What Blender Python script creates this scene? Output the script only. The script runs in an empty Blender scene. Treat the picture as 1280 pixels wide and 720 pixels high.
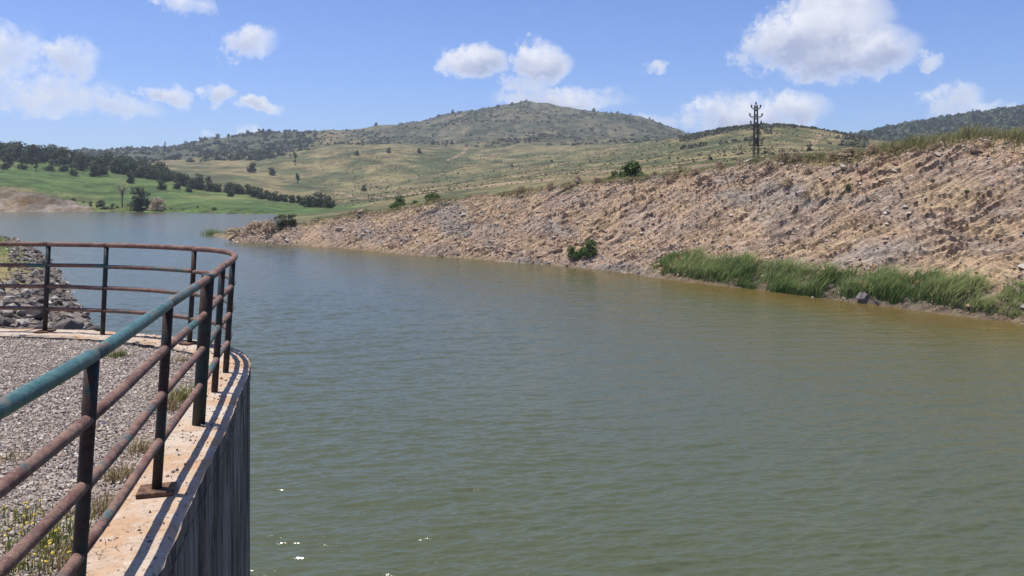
import bpy, bmesh, math, random
import numpy as np
from mathutils import Vector
random.seed(7)
rng = np.random.default_rng(11)
scene = bpy.context.scene
COL = scene.collection

# ------------------------------------------------------------------ camera
F, H0, EYE = 1000.0, 240.0, 8.0        # focal length and horizon row of the 1280x720 photograph, eye height above the water
cam_d = bpy.data.cameras.new('camera')
cam = bpy.data.objects.new('camera', cam_d)
COL.objects.link(cam)
cam.location = (0, 0, EYE)
cam.rotation_euler = (math.radians(90), 0, 0)
cam_d.sensor_width = 36
cam_d.lens = 36 * F / 1280
cam_d.shift_y = -(360 - H0) / 1280
cam_d.clip_start = .1
cam_d.clip_end = 12000
scene.camera = cam

# ------------------------------------------------------------------ exposure
vs = scene.view_settings
vs.view_transform = 'Standard'
vs.look = 'None'
vs.exposure = 0.40
vs.gamma = 1
vs.use_curve_mapping = False
scene.cycles.use_denoising = True
scene.cycles.max_bounces = 5
scene.cycles.volume_bounces = 0
scene.cycles.transparent_max_bounces = 6

# ------------------------------------------------------------------ sun
SUN = Vector((-.93, .37, 0)).normalized()
EL = math.radians(72)
sun_dir = Vector((SUN.x * math.cos(EL), SUN.y * math.cos(EL), math.sin(EL)))
ld = bpy.data.lights.new('sun', 'SUN')
ld.energy = 4.5
ld.angle = math.radians(.53)
ld.color = (1, .96, .89)
lo = bpy.data.objects.new('sun', ld)
COL.objects.link(lo)
lo.location = (-30, 20, 60)
lo.rotation_euler = (-sun_dir).to_track_quat('-Z', 'Y').to_euler()

# ------------------------------------------------------------------ world: sky and clouds at infinity
world = bpy.data.worlds.new('World')
scene.world = world
world.use_nodes = True
world.cycles.sampling_method = 'MANUAL'
world.cycles.sample_map_resolution = 512
nt = world.node_tree
nt.nodes.clear()


def mk(tree, typ, **kw):
    n = tree.nodes.new(typ)
    for k, v in kw.items():
        setattr(n, k, v)
    return n


def setin(tree, sock, v):
    if isinstance(v, bpy.types.NodeSocket):
        tree.links.new(v, sock)
    else:
        sock.default_value = v


def mth(tree, op, a, b=None, c=None, clamp=False):
    n = tree.nodes.new('ShaderNodeMath')
    n.operation = op
    n.use_clamp = clamp
    setin(tree, n.inputs[0], a)
    if b is not None:
        setin(tree, n.inputs[1], b)
    if c is not None:
        setin(tree, n.inputs[2], c)
    return n.outputs[0]


def mixc(tree, f, a, b, blend='MIX'):
    n = tree.nodes.new('ShaderNodeMix')
    n.data_type = 'RGBA'
    n.blend_type = blend
    setin(tree, n.inputs[0], f)
    for s, v in ((n.inputs[6], a), (n.inputs[7], b)):
        if not isinstance(v, bpy.types.NodeSocket) and len(v) == 3:
            v = (*v, 1)
        setin(tree, s, v)
    return n.outputs[2]


def mrange(tree, v, a, b, c=0., d=1., smooth=True):
    n = tree.nodes.new('ShaderNodeMapRange')
    n.interpolation_type = 'SMOOTHSTEP' if smooth else 'LINEAR'
    setin(tree, n.inputs[0], v)
    for i, x in enumerate((a, b, c, d)):
        setin(tree, n.inputs[1 + i], x)
    return n.outputs[0]


def noise(tree, vec, scale, detail=4, rough=.55, dist=0., col=False, dims='3D'):
    n = tree.nodes.new('ShaderNodeTexNoise')
    n.noise_dimensions = dims
    if vec is not None:
        tree.links.new(vec, n.inputs['Vector'])
    n.inputs['Scale'].default_value = scale
    n.inputs['Detail'].default_value = detail
    n.inputs['Roughness'].default_value = rough
    n.inputs['Distortion'].default_value = dist
    return n.outputs['Color' if col else 'Fac']


sky = mk(nt, 'ShaderNodeTexSky', sky_type='NISHITA')
sky.sun_disc = False
sky.sun_elevation = EL
sky.sun_rotation = math.atan2(SUN.x, SUN.y)
sky.altitude = 600
sky.air_density = 1.0
sky.dust_density = .6
sky.ozone_density = 2.5
skyc = mixc(nt, 1.0, sky.outputs[0], (.68, .79, 1.12), 'MULTIPLY')

tc = mk(nt, 'ShaderNodeTexCoord')
dirv = tc.outputs['Generated']
sep = mk(nt, 'ShaderNodeSeparateXYZ')
nt.links.new(dirv, sep.inputs[0])
hyp = mth(nt, 'SQRT', mth(nt, 'ADD', mth(nt, 'MULTIPLY', sep.outputs[0], sep.outputs[0]), mth(nt, 'MULTIPLY', sep.outputs[1], sep.outputs[1])))
az = mth(nt, 'ARCTAN2', sep.outputs[0], sep.outputs[1])
te = mth(nt, 'DIVIDE', sep.outputs[2], mth(nt, 'MAXIMUM', hyp, .02))
wn = mk(nt, 'ShaderNodeSeparateXYZ')
nt.links.new(noise(nt, dirv, 15, 7, .68, col=True), wn.inputs[0])
azw = mth(nt, 'ADD', az, mth(nt, 'MULTIPLY', mth(nt, 'SUBTRACT', wn.outputs[0], .5), .105))
tew = mth(nt, 'ADD', te, mth(nt, 'MULTIPLY', mth(nt, 'SUBTRACT', wn.outputs[1], .5), .070))
fine = noise(nt, dirv, 60, 8, .66)
CLOUDS = [  # the clouds seen: column, row, half width, half height, thickness
    (45, 118, 125, 32, .62), (5, 62, 60, 34, .72), (85, 72, 48, 24, .70), (150, 134, 52, 17, .62), (205, 114, 28, 13, .78),
    (232, 8, 42, 20, .62), (262, 14, 22, 12, .5), (309, 54, 44, 19, .74), (272, 114, 30, 14, .8), (325, 130, 32, 11, .78),
    (318, 166, 26, 8, .5), (266, 173, 26, 7, .42), (395, 167, 20, 5, .4), (40, 0, 22, 6, .4),
    (592, 74, 40, 23, .95), (676, 74, 40, 26, .92), (650, 104, 34, 18, .66), (692, 124, 88, 17, .78), (745, 128, 30, 9, .6),
    (815, 89, 20, 9, .66), (815, 148, 34, 13, .58), (930, 146, 90, 30, .78), (985, 138, 56, 25, .82), (893, 138, 30, 17, .66),
    (1032, 62, 108, 40, 1.0), (1040, 20, 78, 42, 1.0), (972, 50, 48, 34, .85), (1095, 74, 50, 26, .82), (1158, 78, 22, 11, .7),
    (1196, 128, 42, 24, .68), (1215, 146, 62, 14, .55), (1265, 142, 30, 14, .4)]
comb = None
low = None
for cx, cy, rx, ry, s in CLOUDS:
    a0 = math.atan((cx - 640) / F)
    ca = math.cos(a0)
    t0 = (H0 - cy) / F * ca
    rxx, ryy = rx * 1.22 / F * ca * ca, ry * 1.25 / F * ca
    da = mth(nt, 'MULTIPLY_ADD', azw, 1 / rxx, -a0 / rxx)
    dt = mth(nt, 'MULTIPLY_ADD', tew, 1 / ryy, -t0 / ryy)
    r2 = mth(nt, 'MULTIPLY_ADD', da, da, mth(nt, 'MULTIPLY', dt, dt))
    m = mth(nt, 'MULTIPLY', mth(nt, 'SUBTRACT', 1, r2, clamp=True), s)
    comb = m if comb is None else mth(nt, 'SMOOTH_MAX', comb, m, .12)
    lw = mth(nt, 'MULTIPLY', m, dt)
    low = lw if low is None else mth(nt, 'ADD', low, lw)
# the same kind of scattered cumulus goes on over the rest of the sky
gen = mrange(nt, noise(nt, dirv, 3.2, 5, .55), .56, .72, 0, .85)
outside = mth(nt, 'MAXIMUM', mrange(nt, mth(nt, 'ABSOLUTE', az), .60, .72), mrange(nt, te, .26, .34))
gen = mth(nt, 'MULTIPLY', mth(nt, 'MULTIPLY', gen, outside), mrange(nt, te, .03, .12))
comb = mth(nt, 'MAXIMUM', comb, gen)
dens = mth(nt, 'ADD', comb, mth(nt, 'MULTIPLY', mth(nt, 'SUBTRACT', fine, .5), 1.15))
alpha = mth(nt, 'MULTIPLY', mrange(nt, dens, .08, .84), mrange(nt, comb, .02, .30))
shade = mth(nt, 'MULTIPLY', mrange(nt, low, .50, -.60), mrange(nt, dens, .35, .85))
shade = mth(nt, 'ADD', shade, mth(nt, 'MULTIPLY', mrange(nt, noise(nt, dirv, 30, 4, .6), .62, .38), .22), clamp=True)
cloudc = mixc(nt, shade, (7.4, 7.5, 7.9), (3.4, 3.8, 5.1))
skyf = mixc(nt, mth(nt, 'MULTIPLY', alpha, .90), skyc, cloudc)
bg = mk(nt, 'ShaderNodeBackground')
bg.inputs[1].default_value = .10
nt.links.new(skyf, bg.inputs[0])
wo = mk(nt, 'ShaderNodeOutputWorld')
nt.links.new(bg.outputs[0], wo.inputs[0])


# ------------------------------------------------------------------ numeric helpers
class Noise2:
    def __init__(self, seed):
        r = np.random.default_rng(seed)
        self.p = np.concatenate([r.permutation(512)] * 3)
        a = r.uniform(0, 2 * np.pi, 512)
        self.gx, self.gy = np.cos(a), np.sin(a)

    def __call__(self, x, y):
        x = np.asarray(x, float)
        y = np.asarray(y, float)
        xi, yi = np.floor(x).astype(int), np.floor(y).astype(int)
        fx, fy = x - xi, y - yi
        u, v = fx * fx * fx * (fx * (fx * 6 - 15) + 10), fy * fy * fy * (fy * (fy * 6 - 15) + 10)
        xi &= 511
        yi &= 511

        def g(ix, iy, dx, dy):
            h = self.p[self.p[ix & 511] + (iy & 511)]
            return self.gx[h] * dx + self.gy[h] * dy
        a = g(xi, yi, fx, fy)
        b = g(xi + 1, yi, fx - 1, fy)
        c = g(xi, yi + 1, fx, fy - 1)
        d = g(xi + 1, yi + 1, fx - 1, fy - 1)
        return (a + (b - a) * u) * (1 - v) + (c + (d - c) * u) * v


N2 = Noise2(3)
N3 = Noise2(9)


def fbm(x, y, oct=5, gain=.5, n=N2, ridged=False):
    s, a, f = 0, 1., 1.
    for i in range(oct):
        v = n(x * f + 17.3 * i, y * f - 9.1 * i)
        if ridged:
            v = .5 - np.abs(v) * 1.6
        s = s + a * v
        a *= gain
        f *= 2.03
    return s


def sstep(a, b, x):
    t = np.clip((x - a) / (b - a), 0, 1)
    return t * t * (3 - 2 * t)


def mesh_from(name, verts, faces, mat=None, smooth=False, col=None, mats=None, fmat=None):
    """verts (n,3) array, faces (m,3|4) array or list of lists"""
    me = bpy.data.meshes.new(name)
    verts = np.asarray(verts, dtype=np.float32)
    if isinstance(faces, np.ndarray):
        k = faces.shape[1]
        me.vertices.add(len(verts))
        me.vertices.foreach_set('co', verts.ravel())
        me.loops.add(faces.size)
        me.loops.foreach_set('vertex_index', faces.astype(np.int32).ravel())
        me.polygons.add(len(faces))
        me.polygons.foreach_set('loop_start', np.arange(0, faces.size, k, dtype=np.int32))
        me.update(calc_edges=True)
    else:
        me.from_pydata(verts.tolist(), [], faces)
        me.update()
    if col is not None:
        ca = me.color_attributes.new('Col', 'FLOAT_COLOR', 'POINT')
        c4 = np.ones((len(verts), 4), np.float32)
        c4[:, :3] = col
        ca.data.foreach_set('color', c4.ravel())
    if mat:
        me.materials.append(mat)
    if mats:
        for m in mats:
            me.materials.append(m)
        if fmat is not None:
            me.polygons.foreach_set('material_index', np.asarray(fmat, np.int32))
    me.polygons.foreach_set('use_smooth', np.full(len(me.polygons), smooth, dtype=bool))
    return me


def link(name, me, parent=None, loc=None, rot=None, scale=None):
    o = bpy.data.objects.new(name, me)
    COL.objects.link(o)
    if parent is not None:
        o.parent = parent
    if loc is not None:
        o.location = loc
    if rot is not None:
        o.rotation_euler = rot
    if scale is not None:
        o.scale = scale if hasattr(scale, '__len__') else (scale,) * 3
    return o


def tag(o, label=None, cat=None, group=None, kind=None):
    if label:
        o['label'] = label
    if cat:
        o['category'] = cat
    if group:
        o['group'] = group
    if kind:
        o['kind'] = kind
    return o


def empty(name, loc):
    o = link(name, None, loc=loc)
    o.empty_display_size = .2
    return o


def grid_faces(nr, nc):
    i = np.arange(nr - 1)[:, None] * nc + np.arange(nc - 1)[None]
    return np.stack([i, i + 1, i + nc + 1, i + nc], -1).reshape(-1, 4)


def gsmooth(a, sig):
    k = int(sig * 3)
    w = np.exp(-.5 * (np.arange(-k, k + 1) / sig) ** 2)
    w /= w.sum()
    return np.convolve(np.pad(a, k, mode='edge'), w, 'valid')


# ------------------------------------------------------------------ material helpers
def new_mat(name, rough=.9, spec=.3):
    m = bpy.data.materials.new(name)
    m.use_nodes = True
    t = m.node_tree
    b = t.nodes['Principled BSDF']
    b.inputs['Roughness'].default_value = rough
    b.inputs['Specular IOR Level'].default_value = spec
    return m, t, b


def pos(t):
    return t.nodes.new('ShaderNodeNewGeometry').outputs['Position']


def objco(t):
    return t.nodes.new('ShaderNodeTexCoord').outputs['Object']


def bump(t, b, h, strength=.5, dist=.05):
    n = t.nodes.new('ShaderNodeBump')
    n.inputs['Strength'].default_value = strength
    n.inputs['Distance'].default_value = dist
    t.links.new(h, n.inputs['Height'])
    t.links.new(n.outputs[0], b.inputs['Normal'])


def vmul(t, v, s):
    n = t.nodes.new('ShaderNodeMapping')
    t.links.new(v, n.inputs[0])
    n.inputs['Scale'].default_value = s
    return n.outputs[0]


def attr_mat(name, scale, var=.35, bump_d=0., rough=.95, fine_scale=None):
    """colour from the mesh's own soil/grass colours, broken up by noise"""
    m, t, b = new_mat(name, rough, .15)
    a = t.nodes.new('ShaderNodeAttribute')
    a.attribute_name = 'Col'
    p = pos(t)
    n1 = noise(t, p, scale, 6, .65)
    c = mixc(t, mrange(t, n1, .35, .68), mixc(t, 1., a.outputs[0], (1 - var,) * 3, 'MULTIPLY'), mixc(t, 1., a.outputs[0], (1 + var,) * 3, 'MULTIPLY'))
    if fine_scale:
        n2 = noise(t, p, fine_scale, 4, .7)
        c = mixc(t, mrange(t, n2, .40, .62, 0, .8), c, mixc(t, 1., c, (.55, .58, .55), 'MULTIPLY'))
    t.links.new(c, b.inputs['Base Color'])
    if bump_d:
        bump(t, b, n1, .8, bump_d)
    return m


def leaf_mat(name, c1, c2, rough=.7, trans=.25):
    m, t, b = new_mat(name, rough, .2)
    oi = t.nodes.new('ShaderNodeObjectInfo')
    at = t.nodes.new('ShaderNodeAttribute')
    at.attribute_name = 'Col'
    f = mth(t, 'ADD', mth(t, 'MULTIPLY', at.outputs['Fac'], .75), mth(t, 'MULTIPLY', oi.outputs['Random'], .25), clamp=True)
    c = mixc(t, f, c1, c2)
    t.links.new(c, b.inputs['Base Color'])
    if trans:
        tr = t.nodes.new('ShaderNodeBsdfTranslucent')
        t.links.new(c, tr.inputs[0])
        mx = t.nodes.new('ShaderNodeMixShader')
        mx.inputs[0].default_value = trans
        t.links.new(b.outputs[0], mx.inputs[1])
        t.links.new(tr.outputs[0], mx.inputs[2])
        t.links.new(mx.outputs[0], t.nodes['Material Output'].inputs[0])
    return m


# ------------------------------------------------------------------ rocky bank on the right: shape
P0 = np.array([-39., 127.])
E_ = np.array([.668, -.744])
N_ = np.array([.744, .668])


def uw(X, Y):
    return (X - P0[0]) * E_[0] + (Y - P0[1]) * E_[1], (X - P0[0]) * N_[0] + (Y - P0[1]) * N_[1]


def xy(u, w):
    return P0[0] + u * E_[0] + w * N_[0], P0[1] + u * E_[1] + w * N_[1]


def on_water(px, y):
    d = F * EYE / (y - H0)
    return (px - 640) / F * d, d


shore_px = [(265, 293), (280, 299), (300, 303.5), (330, 304), (420, 310), (480, 316), (560, 322), (700, 333), (760, 339), (820, 347), (900, 357), (1000, 370), (1100, 382), (1200, 395), (1280, 404)]
su, sw = zip(*[uw(*on_water(*p)) for p in shore_px])
su, sw = list(su) + [su[-1] + 60], list(sw) + [sw[-1] + 4]
o_ = np.argsort(su)
su, sw = np.array(su)[o_], np.array(sw)[o_]


def f0(u):
    return np.interp(u, su, sw)


SLOPE = 1.22     # set-back of the brow per metre of height
brow_px = [(345, 283), (370, 277), (400, 274), (440, 268), (480, 262), (560, 251), (640, 241), (700, 234), (780, 225), (850, 219), (900, 211), (950, 206), (1000, 201), (1060, 196), (1110, 189), (1150, 184), (1200, 179), (1280, 176)]
bu, bh, bd = [], [], []
for px, y in brow_px:
    dd = np.linspace(40, 200, 3200)
    X, Z = (px - 640) / F * dd, EYE - (y - H0) / F * dd
    u, w = uw(X, dd)
    g = (w - f0(u)) - Z * SLOPE
    k = np.where(np.diff(np.sign(g)) != 0)[0]
    k = k[0] if len(k) else np.argmin(np.abs(g))
    bu.append(u[k])
    bh.append(Z[k])
    bd.append(dd[k])
bu2 = np.array([-32, -14] + bu + [bu[-1] + 60])
bh2 = np.array([.2, .4] + bh + [bh[-1] - .5])
o_ = np.argsort(bu2)
bu2, bh2 = bu2[o_], bh2[o_]
ut = np.linspace(-40, 220, 1041)
ht = gsmooth(np.interp(ut, bu2, bh2), 8)


def hb(u):
    return np.interp(u, ut, ht)


def bank_back(u):          # width of the spit from front water line to back water line
    return np.interp(u, [-33, -28, -12, 0, 12, 25, 40], [0, 1.6, 3.2, 6, 16, 60, 400])


def bank_relief(u, w, z, s, sb, H, bk):
    face = sstep(.0, .5, s) * (1 - sstep(sb - .3, sb + 2.5, s)) * sstep(.1, 2.0, bk)
    # beds of rock dipping along the face: long in one direction, short across it
    a = math.radians(36)
    p = u * math.cos(a) + (z * 1.35) * math.sin(a)
    q = -u * math.sin(a) + (z * 1.35) * math.cos(a)
    warp = fbm(u * .10, w * .12, 4) * 2.0
    beds = fbm(p * .22 + warp, (q + warp) * 1.7, 4, .55, ridged=True)
    lump = fbm(p * .16, q * .24, 4, .5, N3)
    chip = fbm(p * .9, q * 3.1, 3, .6, N3, ridged=True)
    ph = (q + warp * 1.5 + .5 * fbm(p * .3, q * .8, 4) * 1.2) * 1.1
    ledge = (ph - np.floor(ph)) ** 1.6 - .4                  # each bed a small step
    lm = sstep(-.02, .3, fbm(p * .10 + 3, q * .2, 3, .5, N3))
    amp = np.clip(H / 8, .3, 1)
    return face * amp * (beds * .46 + lump * .52 + chip * .20 - ledge * lm * .40) + sstep(sb - .5, sb + 3, s) * .35 * fbm(u * .35, w * .35, 3)


def bank_z(u, w, detail=True):
    s = w - f0(u) + .9 * fbm(u * .11, w * 0 + 3.3, 4)
    H = hb(u)
    sb = H * SLOPE + .3
    t = np.clip(s / sb, 0, 1)
    ledge = sstep(40, 60, u) * .5
    z = H * (t ** (1.0 + .25 * ledge)) * (1 - .10 * np.sin(t * math.pi * 2) * sstep(20, 60, u))
    z = np.where(s < 0, s * .45, z)
    z = np.where(s > sb, H + .06 * (s - sb), z)
    z = z - sstep(13, 20, s - sb) * 4.5
    bk = bank_back(u) - (w - f0(u))
    z = np.minimum(z, bk * .55)
    if detail:
        z = z + bank_relief(u, w, z, s, sb, H, bk)
    return z


# ------------------------------------------------------------------ far terrain: shape
TP = np.arange(-1500, 2801, 5.)


def curve(pts, sig=3.):
    x, *v = zip(*pts)
    return [gsmooth(np.interp(TP, x, a), sig) for a in v]


bpx = [p[0] for p in brow_px]
brow_d = np.interp(TP, bpx, bd)
brow_h = np.interp(TP, bpx, bh)
K = []
# start of the sheet: under the far water line on the left, under the brow of the bank on the right
fw = gsmooth(np.interp(TP, [-1500, -400, 0, 100, 200, 343], [300, 320, 326, 318, 310, 276]), 3)
left = 1 - sstep(338, 362, TP)
K.append((left * (fw - 8) + (1 - left) * (brow_d + 4.0), left * -2.0 + (1 - left) * (brow_h - .45)))
def from_y(pts):
    d, y = curve(pts)
    return d, EYE - (y - H0) / F * d
K.append(from_y([(-1500, 350, 236), (0, 352, 236), (50, 348, 241), (85, 340, 252), (115, 332, 260.5), (200, 322, 263), (300, 300, 265.5), (343, 292, 267.5), (430, 262, 262), (480, 230, 255), (560, 190, 247), (640, 160, 238), (780, 135, 222), (900, 122, 209), (1000, 112, 201), (1100, 105, 190), (1200, 96, 181), (1280, 92, 178), (2800, 90, 178)]))
K.append(from_y([(-1500, 520, 190), (0, 520, 198), (60, 520, 203), (120, 500, 212), (200, 460, 226), (300, 410, 244), (380, 370, 257), (430, 350, 259), (480, 340, 251), (560, 320, 240), (640, 280, 229), (780, 240, 214), (900, 210, 201), (1000, 190, 196), (1100, 170, 189), (1280, 160, 182), (2800, 160, 182)]))
K.append(from_y([(-1500, 640, 188), (0, 640, 196), (80, 640, 200), (130, 650, 205), (250, 640, 216), (330, 600, 229), (400, 560, 241), (440, 540, 243), (500, 540, 236), (560, 540, 228), (640, 500, 218), (780, 430, 204), (860, 400, 193), (950, 380, 184), (1020, 370, 186), (1100, 360, 188), (1280, 360, 188), (2800, 360, 188)]))
K.append(from_y([(-1500, 900, 195), (0, 900, 203), (130, 900, 201), (200, 900, 203), (260, 900, 203), (330, 880, 197), (400, 880, 190), (480, 860, 187), (560, 850, 192), (640, 830, 195), (720, 760, 190), (780, 720, 183), (850, 660, 173), (880, 640, 167), (920, 620, 161), (960, 600, 160), (1000, 600, 162), (1050, 580, 168), (1090, 560, 175), (1150, 560, 183), (1280, 560, 190), (2800, 560, 190)]))
K.append(from_y([(-1500, 1150, 200), (0, 1150, 204), (130, 1150, 199), (200, 1150, 196), (330, 1150, 185), (390, 1150, 179), (480, 1150, 180), (560, 1150, 178), (640, 1150, 172), (720, 1120, 174), (780, 1080, 176), (850, 1000, 180), (950, 950, 190), (1000, 950, 192), (1090, 950, 188), (1280, 950, 180), (2800, 950, 180)]))
K.append(from_y([(-1500, 1600, 190), (-400, 1600, 193), (0, 1600, 199), (80, 1600, 197), (130, 1600, 195), (200, 1580, 190), (260, 1500, 182), (310, 1450, 174), (345, 1420, 170), (390, 1450, 172), (430, 1560, 172), (480, 1600, 164), (520, 1600, 157), (560, 1600, 150), (600, 1600, 141), (630, 1600, 136), (660, 1600, 133.5), (690, 1600, 137), (730, 1590, 143), (780, 1560, 148), (800, 1550, 152), (830, 1530, 162), (850, 1500, 171), (880, 1480, 180), (950, 1400, 188), (1020, 1400, 187), (1060, 1400, 180), (1090, 1400, 173), (1130, 1400, 165), (1180, 1400, 157), (1220, 1400, 149), (1250, 1400, 145), (1290, 1400, 142), (1400, 1400, 142), (1600, 1400, 155), (2800, 1400, 165)]))
d7 = np.full_like(TP, 2300)
K.append((d7, K[-1][1] * .45))
KD = np.array([k[0] for k in K])
KZ = np.array([k[1] for k in K])
for i in range(1, len(KD)):
    KD[i] = np.maximum(KD[i], KD[i - 1] + 6)


def _slopes(D, Z):
    h = np.diff(D, axis=0)
    s = np.diff(Z, axis=0) / h
    m = np.zeros_like(D)
    m[0], m[-1] = s[0], s[-1]
    a, b = s[:-1], s[1:]
    w1, w2 = 2 * h[1:] + h[:-1], h[1:] + 2 * h[:-1]
    with np.errstate(divide='ignore', invalid='ignore'):
        hm = (w1 + w2) / (w1 / a + w2 / b)
    m[1:-1] = np.where(a * b > 0, hm, 0)
    return m


KM = _slopes(KD, KZ)


def terrain_z(px, d, detail=True):
    px = np.atleast_1d(np.asarray(px, float))
    d = np.atleast_1d(np.asarray(d, float))
    n = len(KD)
    D = np.array([np.interp(px, TP, KD[i]) for i in range(n)])
    Zk = np.array([np.interp(px, TP, KZ[i]) for i in range(n)])
    Mk = np.array([np.interp(px, TP, KM[i]) for i in range(n)])
    k = np.clip((d[None] >= D).sum(0) - 1, 0, n - 2)
    j = np.arange(len(px))
    d0, d1, z0, z1, m0, m1 = D[k, j], D[k + 1, j], Zk[k, j], Zk[k + 1, j], Mk[k, j], Mk[k + 1, j]
    h = d1 - d0
    t = np.clip((d - d0) / h, 0, 1)
    z = (2 * t**3 - 3 * t**2 + 1) * z0 + (t**3 - 2 * t**2 + t) * h * m0 + (-2 * t**3 + 3 * t**2) * z1 + (t**3 - t**2) * h * m1
    if detail:
        X = (px - 640) / F * d
        ramp = sstep(0, 60, d - D[1]) * .8 + .02
        z = z + ramp * (fbm(X / 70, d / 70, 4) * np.clip(d, 0, 900) * .005 + fbm(X / 170 + 5, d / 230, 5, .5, N3, True) * sstep(700, 1250, d) * 13)
        z = z + (1 - sstep(0, 25, d - D[1])) * sstep(3, 12, d - D[0]) * (px < 330) * 2.0 * fbm(X / 9, d / 6, 4, .6)
    return z


def row_of(z, d):
    return H0 - (z - EYE) / d * F


# ------------------------------------------------------------------ far terrain: mesh
cols = np.concatenate([np.arange(-1500, -160, 40.), np.arange(-160, 1440, 2.), np.arange(1440, 2801, 40.)])
seg_rows = [14, 44, 44, 50, 56, 60, 16]
rows_d = []
Dk = np.array([np.interp(cols, TP, KD[i]) for i in range(len(KD))])
for i, nr in enumerate(seg_rows):
    for t in np.linspace(0, 1, nr, endpoint=False):
        rows_d.append(Dk[i] + (Dk[i + 1] - Dk[i]) * t)
rows_d.append(Dk[-1])
RD = np.array(rows_d)
PX = np.broadcast_to(cols[None], RD.shape)
TZ = terrain_z(PX.ravel(), RD.ravel()).reshape(RD.shape)
TX = (PX - 640) / F * RD
YS = row_of(TZ, RD)
c_ = lambda *a: np.array(a)
nA = fbm(TX / 45, RD / 60, 5)[..., None]
nB = fbm(TX / 120 + 9, RD / 200, 4, .55, N3)[..., None]
nC = fbm(TX / 14, RD / 30, 4, .6, N3)[..., None]
dry = c_(.195, .162, .074)
olive = c_(.090, .099, .041)
C = dry + (olive - dry) * sstep(-.26, .34, nA + .6 * nB + .45 * nC)
C = C + (c_(.27, .19, .12) - C) * sstep(.18, .55, nC - nA * .5) * .55
k1, k2, k3, k4, k5 = [np.interp(PX, TP, KD[i]) for i in (1, 2, 3, 4, 5)]
ex = lambda a: a[..., None]
# the stony mountain
mt = ex(sstep(0, 1, (RD - k4) / (k5 - k4 + 1)) * sstep(380, 470, PX) * (1 - sstep(1000, 1080, PX)))
mcol = c_(.140, .126, .078) + (c_(.064, .074, .040) - c_(.140, .126, .078)) * sstep(-.28, .34, nB * .8 + nC * .7 + fbm(TX / 38, RD / 110, 4)[..., None] * .7)
C = C + (mcol - C) * mt
# wooded ridges to the left and the right
lr = ex(sstep(-40, 60, RD - k4 - 60 + nA[..., 0] * 150) * (1 - sstep(375, 400, PX + nA[..., 0] * 25)))
C = C + (c_(.078, .088, .050) + .03 * nC - C) * lr
rr = ex(sstep(700, 900, RD) * sstep(1050, 1085, PX))
C = C + (c_(.052, .064, .034) + .02 * nC - C) * rr
wood = ex(sstep(10, 60, RD - k2 + nA[..., 0] * 60) * (1 - sstep(-40, 60, RD - k3)) * (1 - sstep(220, 330, PX + nA[..., 0] * 60)))
C = C + (c_(.085, .10, .045) + .03 * nC - C) * wood * .8
# scrub on the round hill
sh = ex(sstep(520, 590, RD) * (1 - sstep(1100, 1200, RD)) * sstep(850, 885, PX) * (1 - sstep(1030, 1080, PX)) * sstep(-.1, .1, nB[..., 0] + .3 * nA[..., 0] + .12))
C = C + (c_(.072, .092, .038) - C) * sh * .8
# the green field over the far water
gf = ex(sstep(0, 9, RD - k1 + nA[..., 0] * 14 + 24 * sstep(112, 130, PX)) * (1 - sstep(-30, 30, RD - k2 + nA[..., 0] * 40 - 10)) * (1 - sstep(425, 470, PX + nB[..., 0] * 40)))
gcol = c_(.078, .122, .034) + (c_(.165, .165, .060) - c_(.078, .122, .034)) * np.clip(sstep(.05, .45, nA + .6 * nB) * .6 + sstep(-60, 0, ex(RD - k2)) * .5 * sstep(-.2, .3, nB), 0, 1)
C = C + (gcol - C) * gf
# bare eroded bank by the water
eb = ex((1 - sstep(-4, 5, RD - k1 + nC[..., 0] * 8)) * (1 - sstep(105, 125, PX)))
C = C + (c_(.22, .172, .128) + .14 * nC + .08 * nA - C) * eb
ed = ex((1 - sstep(-14, -6, RD - k1 + nA[..., 0] * 6)) * sstep(105, 125, PX) * (1 - sstep(350, 370, PX)))
C = C + (c_(.105, .105, .048) + .05 * nC - C) * ed


def dist_poly(px, y, pts):
    best = np.full(px.shape, 1e9)
    for (ax, ay), (bx, by) in zip(pts[:-1], pts[1:]):
        vx, vy = bx - ax, by - ay
        t = np.clip(((px - ax) * vx + (y - ay) * vy) / (vx * vx + vy * vy), 0, 1)
        best = np.minimum(best, np.hypot(px - ax - t * vx, y - ay - t * vy))
    return best


for pts, wd, dmin, dmax in (([(1027, 166), (1018, 178), (1004, 192), (996, 200)], 3.4, 300, 700),
                            ([(700, 222), (560, 238), (480, 246), (452, 248), (418, 240)], 1.3, 250, 700),
                            ([(585, 182), (578, 192), (560, 200)], 1.5, 500, 1200),
                            ([(900, 205), (800, 212), (700, 216), (640, 221)], 1.0, 150, 700)):
    tr = ex((1 - sstep(wd * .6, wd * 1.4, dist_poly(PX, YS, pts))) * (RD > dmin) * (RD < dmax))
    C = C + (c_(.30, .215, .135) - C) * tr * .85
C = np.clip(C, .02, .6)
M_terrain = attr_mat('hill_grass', .06, .38, 0, .95, .35)
terrain = link('hills', mesh_from('hills', np.stack([TX, RD, TZ], -1).reshape(-1, 3), grid_faces(*RD.shape), M_terrain, True, C.reshape(-1, 3)))
tag(terrain, 'grassy hills and mountain beyond the reservoir', kind='structure')


def at_far(px, d):
    """point on the far terrain in the direction of that column at that depth"""
    return ((px - 640) / F * d, d, float(terrain_z(px, d)[0]))


# ------------------------------------------------------------------ rocky bank: mesh
ug = np.concatenate([np.arange(-36, 112, .16), np.arange(112, 190, 1.)])
wg_rel = np.concatenate([np.arange(-4, -.5, .5), np.arange(-.5, 17, .15), np.arange(17, 40, .7)])
UG, WR = np.meshgrid(ug, wg_rel)
WG = f0(UG) + WR
BZ0 = bank_z(UG, WG, False)
BZ = bank_z(UG, WG)
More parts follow.
